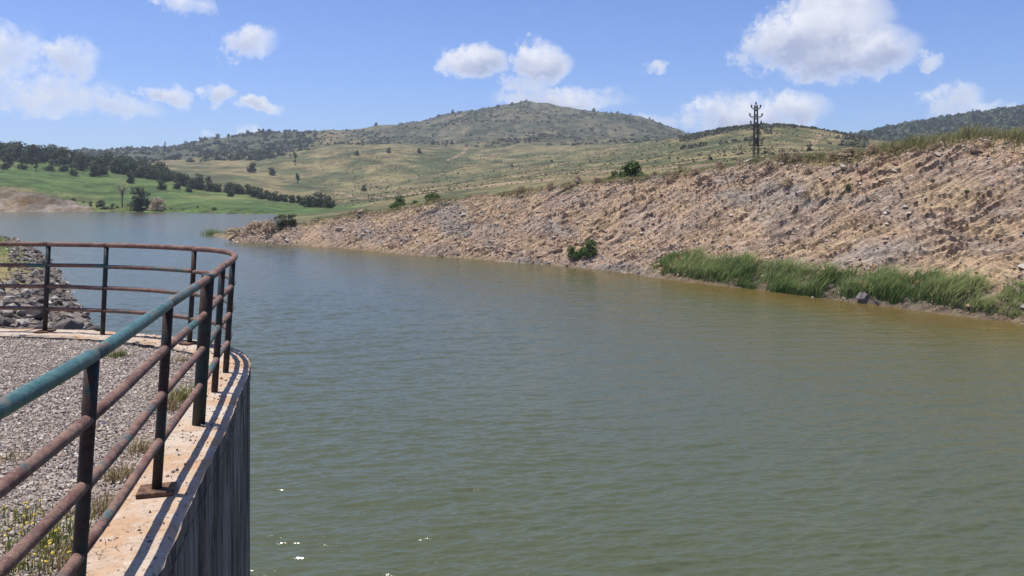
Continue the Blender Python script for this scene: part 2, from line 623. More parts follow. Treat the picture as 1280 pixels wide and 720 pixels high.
# the relief stands out along the normal of the face, not straight up
relief = BZ - BZ0
th = math.atan(1 / SLOPE)
steep = sstep(.0, 1.0, WR) * (1 - sstep(-.3, 2.5, WR - hb(UG) * SLOPE))
BX, BY = xy(UG, WG - relief * steep * math.cos(th) * math.sin(th))
BZ = BZ0 + relief * (1 - steep + steep * math.cos(th) ** 2)
BPX = 640 + F * BX / BY
BYS = row_of(BZ, BY)
n1 = fbm(UG * .16, (WG + BZ) * .22, 5)[..., None]
n2 = fbm(UG * .7, (WG + BZ) * 1.1, 4, .6, N3)[..., None]
n3 = fbm(UG * .07 + 4, (WG + BZ) * .13, 3, .5, N3)[..., None]
tan = c_(.46, .335, .225)
C = tan + (c_(.43, .335, .255) - tan) * sstep(-.1, .35, n1)
C = C + (c_(.45, .295, .215) - C) * sstep(.05, .42, n2) * .55
C = C + (c_(.36, .32, .28) - C) * sstep(.12, .42, n3 - n1 * .3) * .75
C = C + (c_(.53, .395, .235) - C) * sstep(.0, .5, -n1 + .25 * ex(sstep(1080, 1280, BPX) * sstep(190, 280, BYS))) * .6
HB = hb(UG)
SB = HB * SLOPE
S_ = WG - f0(UG)
top = ex(sstep(-1.0, .6, S_ - SB + n1[..., 0] * 2.2))
gcol = c_(.15, .150, .058) + (c_(.27, .205, .10) - c_(.15, .150, .058)) * sstep(-.2, .3, n2 + n1)
C = C + (gcol - C) * top
wet = ex(1 - sstep(.05, .5, BZ + n2[..., 0] * .15))
C = C * (1 - .32 * wet)
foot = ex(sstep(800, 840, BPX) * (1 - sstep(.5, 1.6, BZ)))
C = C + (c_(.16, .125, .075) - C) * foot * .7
C = np.clip(C, .03, .6)
m, t, b = new_mat('bank_rock', .92, .2)
at = t.nodes.new('ShaderNodeAttribute')
at.attribute_name = 'Col'
p = pos(t)
rot = t.nodes.new('ShaderNodeMapping')
t.links.new(p, rot.inputs[0])
rot.inputs['Rotation'].default_value = (0, 0, math.radians(-48))
r2_ = t.nodes.new('ShaderNodeMapping')       # along the bank, then tilted to the dip of the beds
t.links.new(p, r2_.inputs[0])
r2_.vector_type = 'TEXTURE'
r2_.inputs['Rotation'].default_value = (0, math.radians(-30), math.radians(-48))
r2_.inputs['Scale'].default_value = (3.4, 1.1, .55)
nz = noise(t, r2_.outputs[0], 1.5, 7, .70)
nf = noise(t, r2_.outputs[0], 5.5, 4, .6)
c = mixc(t, mrange(t, nz, .36, .66), mixc(t, 1., at.outputs[0], (.66, .63, .62), 'MULTIPLY'), mixc(t, 1., at.outputs[0], (1.18, 1.17, 1.15), 'MULTIPLY'))
c = mixc(t, mrange(t, nf, .34, .46, .75, 0), c, mixc(t, 1., c, (.52, .48, .46), 'MULTIPLY'))
t.links.new(c, b.inputs['Base Color'])
bump(t, b, mth(t, 'ADD', nz, mth(t, 'MULTIPLY', nf, .6)), 1.0, .35)
M_bank = m
bank = link('rocky_bank', mesh_from('rocky_bank', np.stack([BX, BY, BZ], -1).reshape(-1, 3), grid_faces(*UG.shape)[:, ::-1].copy(), M_bank, False, C.reshape(-1, 3)))
tag(bank, 'steep cut bank of tan broken rock along the right water edge', kind='structure')


def on_bank(px, y):
    """point of the bank face seen in that direction"""
    dd = np.arange(44, 175, .05)
    X, Z = (px - 640) / F * dd, EYE - (y - H0) / F * dd
    u, w = uw(X, dd)
    bz = bank_z(u, w)
    k = np.where((Z - bz)[1:] * (Z - bz)[:-1] <= 0)[0]
    k = k[0] if len(k) else int(np.argmin(np.abs(Z - bz)))
    return float(X[k]), float(dd[k]), float(bz[k])


# loose stones on the bank
def rock_mesh(name, mat, seed, n=13, flat=.62):
    r = np.random.default_rng(seed)
    bm = bmesh.new()
    for i in range(n):
        v = r.normal(size=3)
        v /= np.linalg.norm(v)
        v *= .5 * r.uniform(.75, 1.0)
        bm.verts.new((v[0] * 1.15, v[1] * .85, v[2] * flat))
    res = bmesh.ops.convex_hull(bm, input=bm.verts)
    bmesh.ops.delete(bm, geom=[g for g in res['geom_interior'] if isinstance(g, bmesh.types.BMVert)], context='VERTS')
    me = bpy.data.meshes.new(name)
    bm.to_mesh(me)
    bm.free()
    me.materials.append(mat)
    return me


def stone_mat(name, c1, c2, c3, nscale=6.):
    m, t, b = new_mat(name, .9, .25)
    oi = t.nodes.new('ShaderNodeObjectInfo')
    p = pos(t)
    n = noise(t, p, nscale, 5, .65)
    rnd = oi.outputs['Random']
    c = mixc(t, rnd, c1, c2)
    c = mixc(t, mrange(t, mth(t, 'FRACT', mth(t, 'MULTIPLY', rnd, 7.3)), .6, .9), c, c3)
    c = mixc(t, mrange(t, n, .35, .65), mixc(t, 1., c, (.68, .66, .65), 'MULTIPLY'), c)
    t.links.new(c, b.inputs['Base Color'])
    bump(t, b, n, .6, .05)
    return m


M_stone = stone_mat('tan_stone', (.42, .31, .22), (.36, .27, .215), (.46, .40, .35))
rocks = [rock_mesh('stone', M_stone, 40 + i) for i in range(8)]


def slope_rot():
    return (random.uniform(-.5, .5), random.uniform(-.5, .5), random.uniform(0, 6.28))


cand = []
while len(cand) < 300:
    u = random.uniform(-6, 108)
    H = float(hb(u))
    tt = random.random() ** .8
    s = tt * H * SLOPE * 1.02
    size = random.uniform(.32, .62) * (1 + 1.0 * (random.random() < .13))
    if H < 1.2:
        continue
    w = float(f0(u)) + s
    # more stones in the loose patches
    if float(fbm(np.array([u * .12]), np.array([w * .25]), 3)[0]) < random.uniform(-.35, .25):
        continue
    cand.append((u, w, size))
us = np.array([c[0] for c in cand])
ws = np.array([c[1] for c in cand])
zs = bank_z(us, ws)
for i, (u, w, size) in enumerate(cand):
    X, Y = xy(u, w)
    link('stone', rocks[i % 8], bank, (X, Y, float(zs[i]) + size * .06), slope_rot(), (size * random.uniform(1, 1.6), size, size * random.uniform(.55, .9)))

# small rubble between them, far too much of it to count
def rubble_mesh(name, pts, sizes, mat, seed=5, cols=None, flat=.7):
    """octahedral chips, every corner jittered"""
    r = np.random.default_rng(seed)
    base = np.array([[1, 0, 0], [0, 1, 0], [-1, 0, 0], [0, -1, 0], [0, 0, flat], [0, 0, -flat]], float) * .5
    fc = np.array([[0, 1, 4], [1, 2, 4], [2, 3, 4], [3, 0, 4], [1, 0, 5], [2, 1, 5], [3, 2, 5], [0, 3, 5]])
    n = len(pts)
    V = base[None] * r.uniform(.6, 1.35, (n, 6, 1)) + r.normal(0, .09, (n, 6, 3))
    a = r.uniform(0, 6.28, n)
    tl = r.normal(0, .45, n)
    ca, sa, ct, st = np.cos(a), np.sin(a), np.cos(tl), np.sin(tl)
    x, y, z = V[..., 0].copy(), V[..., 1].copy(), V[..., 2].copy()
    y, z = y * ct[:, None] - z * st[:, None], y * st[:, None] + z * ct[:, None]
    x, y = x * ca[:, None] - y * sa[:, None], x * sa[:, None] + y * ca[:, None]
    V = np.stack([x, y, z], -1) * sizes[:, None, None] + pts[:, None]
    Fc = (fc[None] + 6 * np.arange(n)[:, None, None]).reshape(-1, 3)
    return mesh_from(name, V.reshape(-1, 3), Fc, mat, False, None if cols is None else np.repeat(cols, 6, 0))


n = 22000
u = rng.uniform(-8, 112, n)
w = f0(u) + rng.uniform(0, 1.02, n) * hb(u) * SLOPE
keep = fbm(u * .15, w * .3, 3) > rng.uniform(-.5, .3, n)
u, w = u[keep], w[keep]
X, Y = xy(u, w)
sz = np.clip(rng.lognormal(math.log(.15), .5, len(u)), .07, .5)
g = rng.uniform(0, 1, (len(u), 1))
cc = np.where(g < .35, c_(.44, .33, .24), np.where(g < .7, c_(.36, .24, .17), np.where(g < .9, c_(.34, .30, .265), c_(.55, .47, .40)))) * rng.uniform(.75, 1.15, (len(u), 1))
M_rub = attr_mat('rubble', 3., .25)
rub = link('rubble', rubble_mesh('rubble', np.stack([X, Y, bank_z(u, w) + sz * .12], -1), sz, M_rub, 8, cc), bank)
tag(rub, kind='stuff')

# ------------------------------------------------------------------ low bank on the left behind the platform: shape, mesh, boulders
lb_px = [(122, 432), (116, 420), (104, 400), (92, 378), (80, 356), (66, 335), (52, 318), (40, 309.5), (10, 304), (-60, 301), (-300, 300)]
lb = np.array([on_water(*p) for p in lb_px])
LBP = np.array([(-8.5, 20.)] + [(-14., 33.)] + lb.tolist())


def lb_dist(X, Y):
    """signed distance to the left bank's water line, positive inland"""
    best = np.full(X.shape, 1e9)
    sg = np.ones(X.shape)
    for a, b in zip(LBP[:-1], LBP[1:]):
        v = b - a
        t = np.clip(((X - a[0]) * v[0] + (Y - a[1]) * v[1]) / (v @ v), 0, 1)
        dx, dy = X - a[0] - t * v[0], Y - a[1] - t * v[1]
        dd = np.hypot(dx, dy)
        s = np.sign(v[0] * dy - v[1] * dx)
        sg = np.where(dd < best, s, sg)
        best = np.minimum(best, dd)
    return best * sg


def lb_z(X, Y):
    s = lb_dist(X, Y) + .7 * fbm(X * .25, Y * .25, 3)
    z = np.where(s < 0, s * .5, 1.9 * (1 - np.exp(-s / 2.4)) + .03 * s)
    return z + sstep(.3, 2, s) * .30 * fbm(X * .5, Y * .5, 4)


gx, gy = np.meshgrid(np.arange(-140, -4, .5), np.arange(12, 150, .5))
lz = lb_z(gx, gy)
sd = lb_dist(gx, gy)
q = fbm(gx * .18, gy * .18, 4)[..., None]
C = c_(.15, .12, .095) + (c_(.22, .18, .15) - c_(.15, .12, .095)) * sstep(-.2, .3, q)
gr = ex(sstep(1.6, 3.4, sd + q[..., 0] * 3)) * ex(sstep(50, 60, gy + q[..., 0] * 8))
gcol = c_(.13, .155, .05) + (c_(.27, .215, .10) - c_(.13, .155, .05)) * (1 - sstep(66, 84, ex(gy) + q * 26))
C = C + (gcol - C) * gr
C = np.clip(C, .03, .6)
fcs = grid_faces(*gx.shape)
keepf = (sd.ravel()[fcs] > -4).any(1)
M_lb = attr_mat('left_bank_soil', .6, .3, .1, .95, 2.5)
lbank = link('left_bank', mesh_from('left_bank', np.stack([gx, gy, lz], -1).reshape(-1, 3), fcs[keepf], M_lb, True, C.reshape(-1, 3)))
tag(lbank, 'low grassy bank edged with rocks behind the platform', kind='structure')
M_boulder = stone_mat('grey_boulder', (.19, .16, .14), (.08, .068, .06), (.42, .375, .32), 3.5)
brocks = [rock_mesh('boulder', M_boulder, 90 + i, 18 + 3 * i, .8) for i in range(7)]
cnt = 0
while cnt < 290:
    Y = random.uniform(36, 118) if random.random() < .72 else random.uniform(36, 60)
    X = -.64 * Y + random.uniform(-3, 22)
    s = float(lb_dist(np.array([X]), np.array([Y]))[0])
    lim = 3.0 + 1.2 * random.random() if Y > 58 else 9
    if not (-.5 < s < lim):
        continue
    pxx = 640 + F * X / Y
    if pxx < -25 or pxx > 135:
        continue
    size = random.uniform(.25, .72) * (1.6 if random.random() < .10 else 1) * (1.15 if Y < 54 else .95)
    z = float(lb_z(np.array([X]), np.array([Y]))[0])
    link('boulder', brocks[cnt % 7], lbank, (X, Y, max(z, -.15) + size * .18), (random.uniform(-.6, .6), random.uniform(-.6, .6), random.uniform(0, 6.28)), (size * random.uniform(.9, 1.4), size, size * random.uniform(.7, 1.1)))
    cnt += 1

n = 9000
Xr, Yr = rng.uniform(-76, -17, n), rng.uniform(36, 118, n)
sd_ = lb_dist(Xr, Yr)
k = (sd_ > -.4) & (sd_ < np.where(Yr > 58, 4.0, 10)) & (Xr / Yr > -.67)
Xr, Yr = Xr[k], Yr[k]
sz = rng.uniform(.14, .5, len(Xr))
g = rng.uniform(0, 1, (len(Xr), 1))
cc = np.where(g < .4, c_(.27, .22, .18), np.where(g < .8, c_(.17, .145, .125), c_(.46, .42, .37))) * rng.uniform(.7, 1.2, (len(Xr), 1))
tag(link('rubble', rubble_mesh('left_rubble', np.stack([Xr, Yr, np.maximum(lb_z(Xr, Yr), -.1) + sz * .15], -1), sz, M_rub, 9, cc), lbank), kind='stuff')

# ------------------------------------------------------------------ water
def water_z(X, Y, d):
    """short wind chop, crests across the view and a little askew"""
    a = math.radians(9)
    p, q = X * math.cos(a) + Y * math.sin(a), -X * math.sin(a) + Y * math.cos(a)
    wv = fbm(X * .05, Y * .05, 3, .5, N3) * 3
    h = .058 * fbm(p * .30 + wv * .1, (q + wv * .2) * 1.05, 2, .5)
    h += .054 * fbm(p * .62, (q + .2 * wv) * 1.9, 3, .55, N3, True)
    h += .008 * fbm(p * 2.2, q * 4.6, 2, .5)
    gust = .45 + .85 * np.clip(fbm(X * .040 + 7, Y * .022, 3) + .55, 0, 1.1)
    return h * gust * (1 - sstep(120, 260, d) * .4)


wy = EYE * F / np.concatenate([np.linspace(760, 380, 620), np.linspace(380, 300, 150)[1:], np.linspace(300, 262, 60)[1:]] ) 
rows = np.concatenate([[-900, -120, -20, 2, 6, 10, 13], EYE * F / (np.concatenate([np.linspace(770, 400, 560), np.linspace(400, 300, 170)[1:], np.linspace(300, 259, 60)[1:]]) - H0)])
cs = np.concatenate([[-3600, -2000, -1200, -600], np.arange(-60, 1345, 2.5), [1500, 2200, 3000, 4600]])
WPX, WYY = np.meshgrid(cs, rows)
WX = (WPX - 640) / F * np.maximum(np.abs(WYY), 40 - np.clip(WYY, -1e3, 24) * 0 if False else np.maximum(np.abs(WYY), 13))
dist = np.hypot(WX, WYY)
infine = (WYY > 14) & (WPX > -61) & (WPX < 1346)
WZ = np.where(infine, water_z(WX, WYY, WYY), 0)
uu, ww = uw(WX, WYY)
sdist = f0(uu) - ww                       # metres of water from the right bank
turb = (1 - sstep(1.0, 10 + 8 * fbm(WX * .06, WYY * .06, 3), sdist)) * sstep(35, 85, uu)
turb2 = (1 - sstep(0.3, 4.5, sdist)) * .6
deep = c_(.074, .084, .046)
brown = c_(.125, .083, .022)
Cw = deep + (c_(.080, .087, .047) - deep) * ex(sstep(5, 40, WX + .1 * WYY) )
Cw = Cw + (brown - Cw) * ex(np.clip(np.maximum(turb, turb2), 0, 1)) * .85
m, t, b = new_mat('reservoir_water', .15, .5)
at = t.nodes.new('ShaderNodeAttribute')
at.attribute_name = 'Col'
t.links.new(at.outputs[0], b.inputs['Base Color'])
b.inputs['IOR'].default_value = 1.333
p = vmul(t, pos(t), (.8, 1.6, 1))
h1 = noise(t, p, 2.2, 4, .6)
h2 = noise(t, p, .55, 3, .5)
bump(t, b, mth(t, 'ADD', h1, mth(t, 'MULTIPLY', h2, 1.6)), .45, .08)
water = link('water', mesh_from('water', np.stack([WX, WYY, WZ], -1).reshape(-1, 3), grid_faces(*WX.shape), m, True, Cw.reshape(-1, 3)))
tag(water, 'murky green reservoir water ruffled by wind', kind='structure')

# ------------------------------------------------------------------ platform: wall, coping, fill
SLAB = EYE - 1.65
path = np.array([(-1.14, .1), (-1.40, 1.50), (-1.65, 3.02), (-1.955, 4.4), (-2.23, 5.69), (-2.455, 6.6), (-2.62, 7.32), (-2.82, 7.92), (-3.10, 8.36), (-3.50, 8.68), (-4.11, 9.03), (-4.74, 9.26), (-5.50, 9.42), (-7.0, 9.55), (-8.6, 9.6), (-10.4, 9.62)])


def catmull(P, n=14):
    out = []
    Q = np.vstack([2 * P[0] - P[1], P, 2 * P[-1] - P[-2]])
    for i in range(1, len(Q) - 2):
        a, b, c, d = Q[i - 1:i + 3]
        for t in np.linspace(0, 1, n, endpoint=False):
            out.append(.5 * ((2 * b) + (c - a) * t + (2 * a - 5 * b + 4 * c - d) * t * t + (3 * b - a - 3 * c + d) * t**3))
    out.append(Q[-2])
    return np.array(out)


CP = catmull(path)                                    # centre line of the railing
tng = np.gradient(CP, axis=0)
tng /= np.linalg.norm(tng, axis=1)[:, None]
nrm = np.stack([tng[:, 1], -tng[:, 0]], -1)           # outward, over the water
arc = np.concatenate([[0], np.cumsum(np.linalg.norm(np.diff(CP, axis=0), axis=1))])
OUT, INN = .205, -.20


def off(k):
    return CP + nrm * k


m, t, b = new_mat('stained_concrete', .9, .2)
p = pos(t)
n1 = noise(t, p, 2.4, 6, .65)
n2 = noise(t, p, 26, 5, .7)
n3 = noise(t, p, 6, 4, .6)
c = mixc(t, mrange(t, n1, .40, .60), (.47, .385, .300), (.43, .275, .165))
c = mixc(t, mrange(t, n3, .55, .7, 0, .7), c, (.50, .43, .36))
c = mixc(t, mrange(t, n2, .58, .66), c, (.15, .115, .09))
ck = noise(t, p, 3.1, 5, .7, 1.2)
c = mixc(t, mrange(t, mth(t, 'ABSOLUTE', mth(t, 'SUBTRACT', ck, .5)), .004, .010, .45, 0), c, (.16, .12, .095))
c = mixc(t, mrange(t, n2, .42, .30), c, (.55, .46, .37))
t.links.new(c, b.inputs['Base Color'])
bump(t, b, mth(t, 'ADD', n2, n3), .6, .012)
M_coping = m
m, t, b = new_mat('wall_concrete', .9, .2)
p = pos(t)
st = noise(t, vmul(t, p, (1, 1, .13)), 4.5, 6, .7, .4)
st2 = noise(t, vmul(t, p, (1, 1, .09)), 8, 6, .75, .3)
n1 = noise(t, p, 5, 6, .7)
c = mixc(t, mrange(t, st, .40, .58), (.035, .032, .030), (.22, .20, .185))
c = mixc(t, mrange(t, st2, .57, .63, 0, .85), c, (.42, .40, .375))
c = mixc(t, mrange(t, st2, .45, .39, 0, .9), c, (.022, .020, .02))
c = mixc(t, mrange(t, n1, .42, .64, 0, .6), c, (.15, .12, .095))
t.links.new(c, b.inputs['Base Color'])
bump(t, b, mth(t, 'ADD', st2, n1), .7, .02)
M_wall = m

plat = empty('concrete_platform', (-3.2, 6, 0))
PL = np.array(plat.location)
tag(plat, 'rounded concrete platform with gravel fill standing in the water', 'platform')


def sweep(name, i0, i1, prof, mat, parent, seed=0, rough=0., trim=0., side=None):
    r = np.random.default_rng(seed)
    idx = np.arange(i0, i1 + 1)
    C0, n0 = CP[idx].copy(), nrm[idx]
    C0[0] += tng[i0] * trim
    C0[-1] -= tng[i1] * trim
    k = len(prof)
    V = []
    for (o, z) in prof:
        jj = r.normal(0, rough, (len(idx), 2)) if rough else np.zeros((len(idx), 2))
        q = C0 + n0 * (o + jj[:, :1])
        V.append(np.column_stack([q, np.full(len(idx), z) + jj[:, 1]]))
    V = np.stack(V, 1).reshape(-1, 3) - PL
    fs = []
    for i in range(len(idx) - 1):
        for j in range(k):
            a, b_ = i * k + j, i * k + (j + 1) % k
            fs.append([a, b_, b_ + k, a + k])
    fs.append(list(range(k))[::-1])
    fs.append([(len(idx) - 1) * k + j for j in range(k)])
    me = mesh_from(name, V, fs, mat)
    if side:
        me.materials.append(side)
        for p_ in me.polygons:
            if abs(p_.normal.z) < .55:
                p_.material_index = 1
    return link(name, me, parent)


NP = len(CP)
sweep('wall', 0, NP - 1, [(.201, -2.0), (.201, SLAB - .145), (-.17, SLAB - .145), (-.17, -2.0)], M_wall, plat)
post_i = lambda k: k * 14
joints = [0, 14, 4 * 14 - 2, 6 * 14 + 4, 9 * 14 + 5, 12 * 14 + 3, NP - 1]
for k, (a, b_) in enumerate(zip(joints[:-1], joints[1:])):
    sweep('coping_slab', a, b_, [(INN, SLAB - .14), (OUT - .012, SLAB - .14), (OUT, SLAB - .125), (OUT, SLAB - .018), (OUT - .02, SLAB - .001), (INN + .02, SLAB), (INN, SLAB - .02)], M_coping, plat, 20 + k, .0035, .006, M_wall)

# fill behind the coping
m, t, b = new_mat('gravel_fill', .95, .15)
p = pos(t)
vo = t.nodes.new('ShaderNodeTexVoronoi')
t.links.new(p, vo.inputs['Vector'])
vo.inputs['Scale'].default_value = 48
c = mixc(t, mrange(t, vo.outputs['Color'], .1, .9), (.22, .18, .155), (.36, .30, .26))
c = mixc(t, mrange(t, noise(t, p, 2.1, 4, .6), .48, .64, 0, .7), c, (.33, .25, .175))
t.links.new(c, b.inputs['Base Color'])
bump(t, b, vo.outputs['Distance'], .8, -.02)
M_fill = m
inner = off(INN + .03)
gxs = np.linspace(0, 1, 70)
V, fs = [], []
for i in range(NP):
    e = inner[i]
    tgt = np.array([-10.5, min(e[1], 6.0)])
    for tt in gxs:
        q = e + (tgt - e) * tt
        V.append((q[0], q[1], SLAB - .05 + .03 * float(N2(q[0] * 1.3, q[1] * 1.3)) - .01 * min(tt * 10, 1)))
V = np.array(V) - PL
fill = link('gravel_bed', mesh_from('gravel_bed', V, grid_faces(NP, 70), M_fill, True), plat)

# the gravel itself
def in_fill(X, Y):
    P = inner
    best = np.full(X.shape, 1e9)
    sg = np.zeros(X.shape)
    for a, b_ in zip(P[:-1:2], P[2::2]):
        v = b_ - a
        tt = np.clip(((X - a[0]) * v[0] + (Y - a[1]) * v[1]) / (v @ v), 0, 1)
        dx, dy = X - a[0] - tt * v[0], Y - a[1] - tt * v[1]
        dd = np.hypot(dx, dy)
        s = v[0] * dy - v[1] * dx
        sg = np.where(dd < best, s, sg)
        best = np.minimum(best, dd)
    return best * np.sign(sg)                # positive inside


n = 200000
X, Y = rng.uniform(-7.2, -1.2, n), rng.uniform(1.9, 9.6, n)
k = (in_fill(X, Y) > .0) & (X / Y > -.72)
X, Y = X[k], Y[k]
sz = np.clip(rng.lognormal(math.log(.0155), .42, len(X)), .006, .05)
g = rng.uniform(0, 1, (len(X), 1))
cc = np.where(g < .45, c_(.47, .40, .335), np.where(g < .75, c_(.39, .315, .255), np.where(g < .90, c_(.27, .235, .21), c_(.58, .52, .47)))) * rng.uniform(.75, 1.2, (len(X), 1))
Zg = SLAB - .05 + .03 * N2(X * 1.3, Y * 1.3) + rng.uniform(-.004, .012, len(X))
gravel = link('gravel', rubble_mesh('gravel', np.stack([X, Y, Zg], -1), sz, attr_mat('gravel_stone', 60., .12), 31, cc))
tag(gravel, 'loose grey pink gravel filling the platform behind the railing', 'gravel', kind='stuff')

# dark grit and dry leaves on the coping
n = 700
ci = rng.integers(16, 14 * 11, n)
of = rng.uniform(INN + .02, OUT - .03, n)
q2 = CP[ci] + nrm[ci] * of[:, None] + rng.normal(0, .03, (n, 2)) * 0 + tng[ci] * rng.uniform(-.06, .06, (n, 1))
grit = link('grit', rubble_mesh('grit', np.column_stack([q2, np.full(n, SLAB + .003)]), np.clip(rng.lognormal(math.log(.011), .45, n), .004, .03), attr_mat('grit_stone', 60., .1), 33, rng.uniform(.5, 1.3, (n, 1)) * c_(.12, .10, .085)))
tag(grit, 'dark grit scattered on the concrete coping', 'grit', kind='stuff')

# crumbs of spalled concrete by the thick post
M_crumb = stone_mat('concrete_crumb', (.55, .5, .44), (.46, .41, .36), (.6, .57, .53), 30)
crumb_me = [rock_mesh('concrete_crumb', M_crumb, 300 + i, 11, .6) for i in range(3)]
cr = empty('spalled_concrete', (CP[56][0] + .12, CP[56][1] - .08, SLAB))
tag(cr, 'row of pale concrete crumbs lying on the coping at the thick post', 'rubble')
for i in range(16):
    a = random.uniform(-.10, .12)
    link('crumb', crumb_me[i % 3], cr, (a, -.25 * a + random.uniform(-.025, .025), .008), slope_rot(), random.uniform(.018, .04))

# ------------------------------------------------------------------ railing
def paint_mat(name, bias, dark=1.0, fade=None):
    m, t, b = new_mat(name, .55, .35)
    p = pos(t)
    n1 = noise(t, p, 2.3, 7, .72)
    n2 = noise(t, p, 23, 6, .75)
    n3 = noise(t, p, 70, 3, .6)
    v = mth(t, 'ADD', n1, mth(t, 'MULTIPLY', mth(t, 'SUBTRACT', n2, .5), .5))
    if fade:
        s = t.nodes.new('ShaderNodeSeparateXYZ')
        t.links.new(p, s.inputs[0])
        v = mth(t, 'ADD', v, mrange(t, s.outputs[1], fade[0], fade[1], 0, fade[2]))
    rust = mixc(t, mrange(t, mth(t, 'ADD', mth(t, 'MULTIPLY', n2, .6), mth(t, 'MULTIPLY', noise(t, p, 6, 4, .6), .4)), .42, .58), tuple(x * dark for x in (.140, .066, .055)), tuple(x * dark for x in (.270, .155, .115)))
    rust = mixc(t, mrange(t, n3, .56, .68, 0, .7), rust, tuple(x * dark for x in (.33, .25, .17)))
    green = mixc(t, mrange(t, n2, .38, .62), tuple(x * dark for x in (.040, .110, .105)), tuple(x * dark for x in (.095, .190, .170)))
    f = mrange(t, v, bias - .09, bias + .07)
    c = mixc(t, f, green, rust)
    t.links.new(c, b.inputs['Base Color'])
    t.links.new(mrange(t, f, 0, 1, .45, .8), b.inputs['Roughness'])
    bump(t, b, mth(t, 'ADD', n3, n2), .35, .006)
    return m


M_top = paint_mat('top_rail_paint', .63, .85, (3.4, 6.0, .25))
M_mid = paint_mat('mid_rail_paint', .43, .80)
M_post = paint_mat('post_paint', .50, .22)
m, t, b = new_mat('rusty_plate', .85, .2)
p = pos(t)
t.links.new(mixc(t, mrange(t, noise(t, p, 25, 5, .7), .4, .62), (.075, .045, .032), (.21, .115, .065)), b.inputs['Base Color'])
M_plate = m

rail = empty('railing', (-2.2, 5.7, SLAB))
RL = np.array(rail.location)
tag(rail, 'weathered pipe railing, flaking teal paint over rust, round the platform edge', 'railing')


def tube(name, pts, r, mat, parent, org, seg=12, caps=True, wob=0.):
    pts = [Vector(p) for p in pts]
    n = len(pts)
    tans = []
    for i in range(n):
        a, b_ = pts[max(i - 1, 0)], pts[min(i + 1, n - 1)]
        tans.append((b_ - a).normalized())
    up = Vector((0, 0, 1)) if abs(tans[0].z) < .9 else Vector((1, 0, 0))
    V, fs = [], []
    x = tans[0].cross(up).normalized()
    rr = r if hasattr(r, '__len__') else [r] * n
    for i in range(n):
        x = (x - tans[i] * x.dot(tans[i])).normalized()
        y = tans[i].cross(x)
        for j in range(seg):
            a = 2 * math.pi * j / seg
            q = pts[i] + (x * math.cos(a) + y * math.sin(a)) * rr[i]
            V.append((q.x - org[0], q.y - org[1], q.z - org[2]))
    for i in range(n - 1):
        for j in range(seg):
            a, b_ = i * seg + j, i * seg + (j + 1) % seg
            fs.append([a, a + seg, b_ + seg, b_])
    if caps:
        fs.append(list(range(seg)))
        fs.append([(n - 1) * seg + j for j in range(seg)][::-1])
    me = mesh_from(name, V, fs, mat)
    me.polygons.foreach_set('use_smooth', [len(p.vertices) == 4 for p in me.polygons])
    return link(name, me, parent)


def box_mesh(name, sx, sy, sz, mat, bev=.004):
    bm = bmesh.new()
    bmesh.ops.create_cube(bm, size=1)
    for v in bm.verts:
        v.co = (v.co.x * sx, v.co.y * sy, v.co.z * sz)
    if bev:
        bmesh.ops.bevel(bm, geom=bm.edges[:], offset=bev, segments=2, affect='EDGES')
    me = bpy.data.meshes.new(name)
    bm.to_mesh(me)
    bm.free()
    me.materials.append(mat)
    return me


LEAN = .060
posts = [1, 2, 3, 4, 5, 6, 9, 11, 12, 13, 14]       # knots of the path that carry a post
HT = 1.03


def rail_pt(i, z):
    return np.array([*(CP[i] + nrm[i] * LEAN * z), SLAB + z])


for k in posts:
    i = k * 14
    thick = k == 4
    sq = .047 if thick else .0265
    top = HT + .035 if thick else HT - .02
    po = tube('post', [rail_pt(i, -.01), rail_pt(i, .3), rail_pt(i, .7), rail_pt(i, top)], sq, M_post, rail, RL, 10 if not thick else 8)
    if k in (1, 3, 9, 12, 14):
        w = .19 if k in (3, 12) else .17
        pl_ = link('base_plate', box_mesh('base_plate', w, w * .85, .022, M_plate, .003), po, Vector(rail_pt(i, .011) - RL), (0, 0, math.atan2(tng[i][1], tng[i][0]) - 1.5))
        for sx in (-1, 1):
            for sy in (-1, 1):
                pass
levels = [(.275, .0235), (.535, .0235), (.785, .0235), (HT, .0285)]
for li, (z, r) in enumerate(levels):
    for a, b_ in zip(posts[:-1], posts[1:]):
        i0, i1 = a * 14, b_ * 14
        idx = list(range(i0, i1 + 1, 2))
        dz = lambda: random.uniform(-.006, .006)
        e0, e1 = dz(), dz()
        pts = [rail_pt(i, z + e0 + (e1 - e0) * (i - i0) / (i1 - i0)) for i in idx]
        if li == 3:
            for p_ in pts:
                p_[2] = SLAB + HT
        tube('top_rail' if li == 3 else 'rail', pts, r, M_top if li == 3 else M_mid, rail, RL, 14)
    # the run towards the camera
    tube('top_rail' if li == 3 else 'rail', [rail_pt(i, z) for i in range(0, 15, 2)], r, M_top if li == 3 else M_mid, rail, RL, 14)

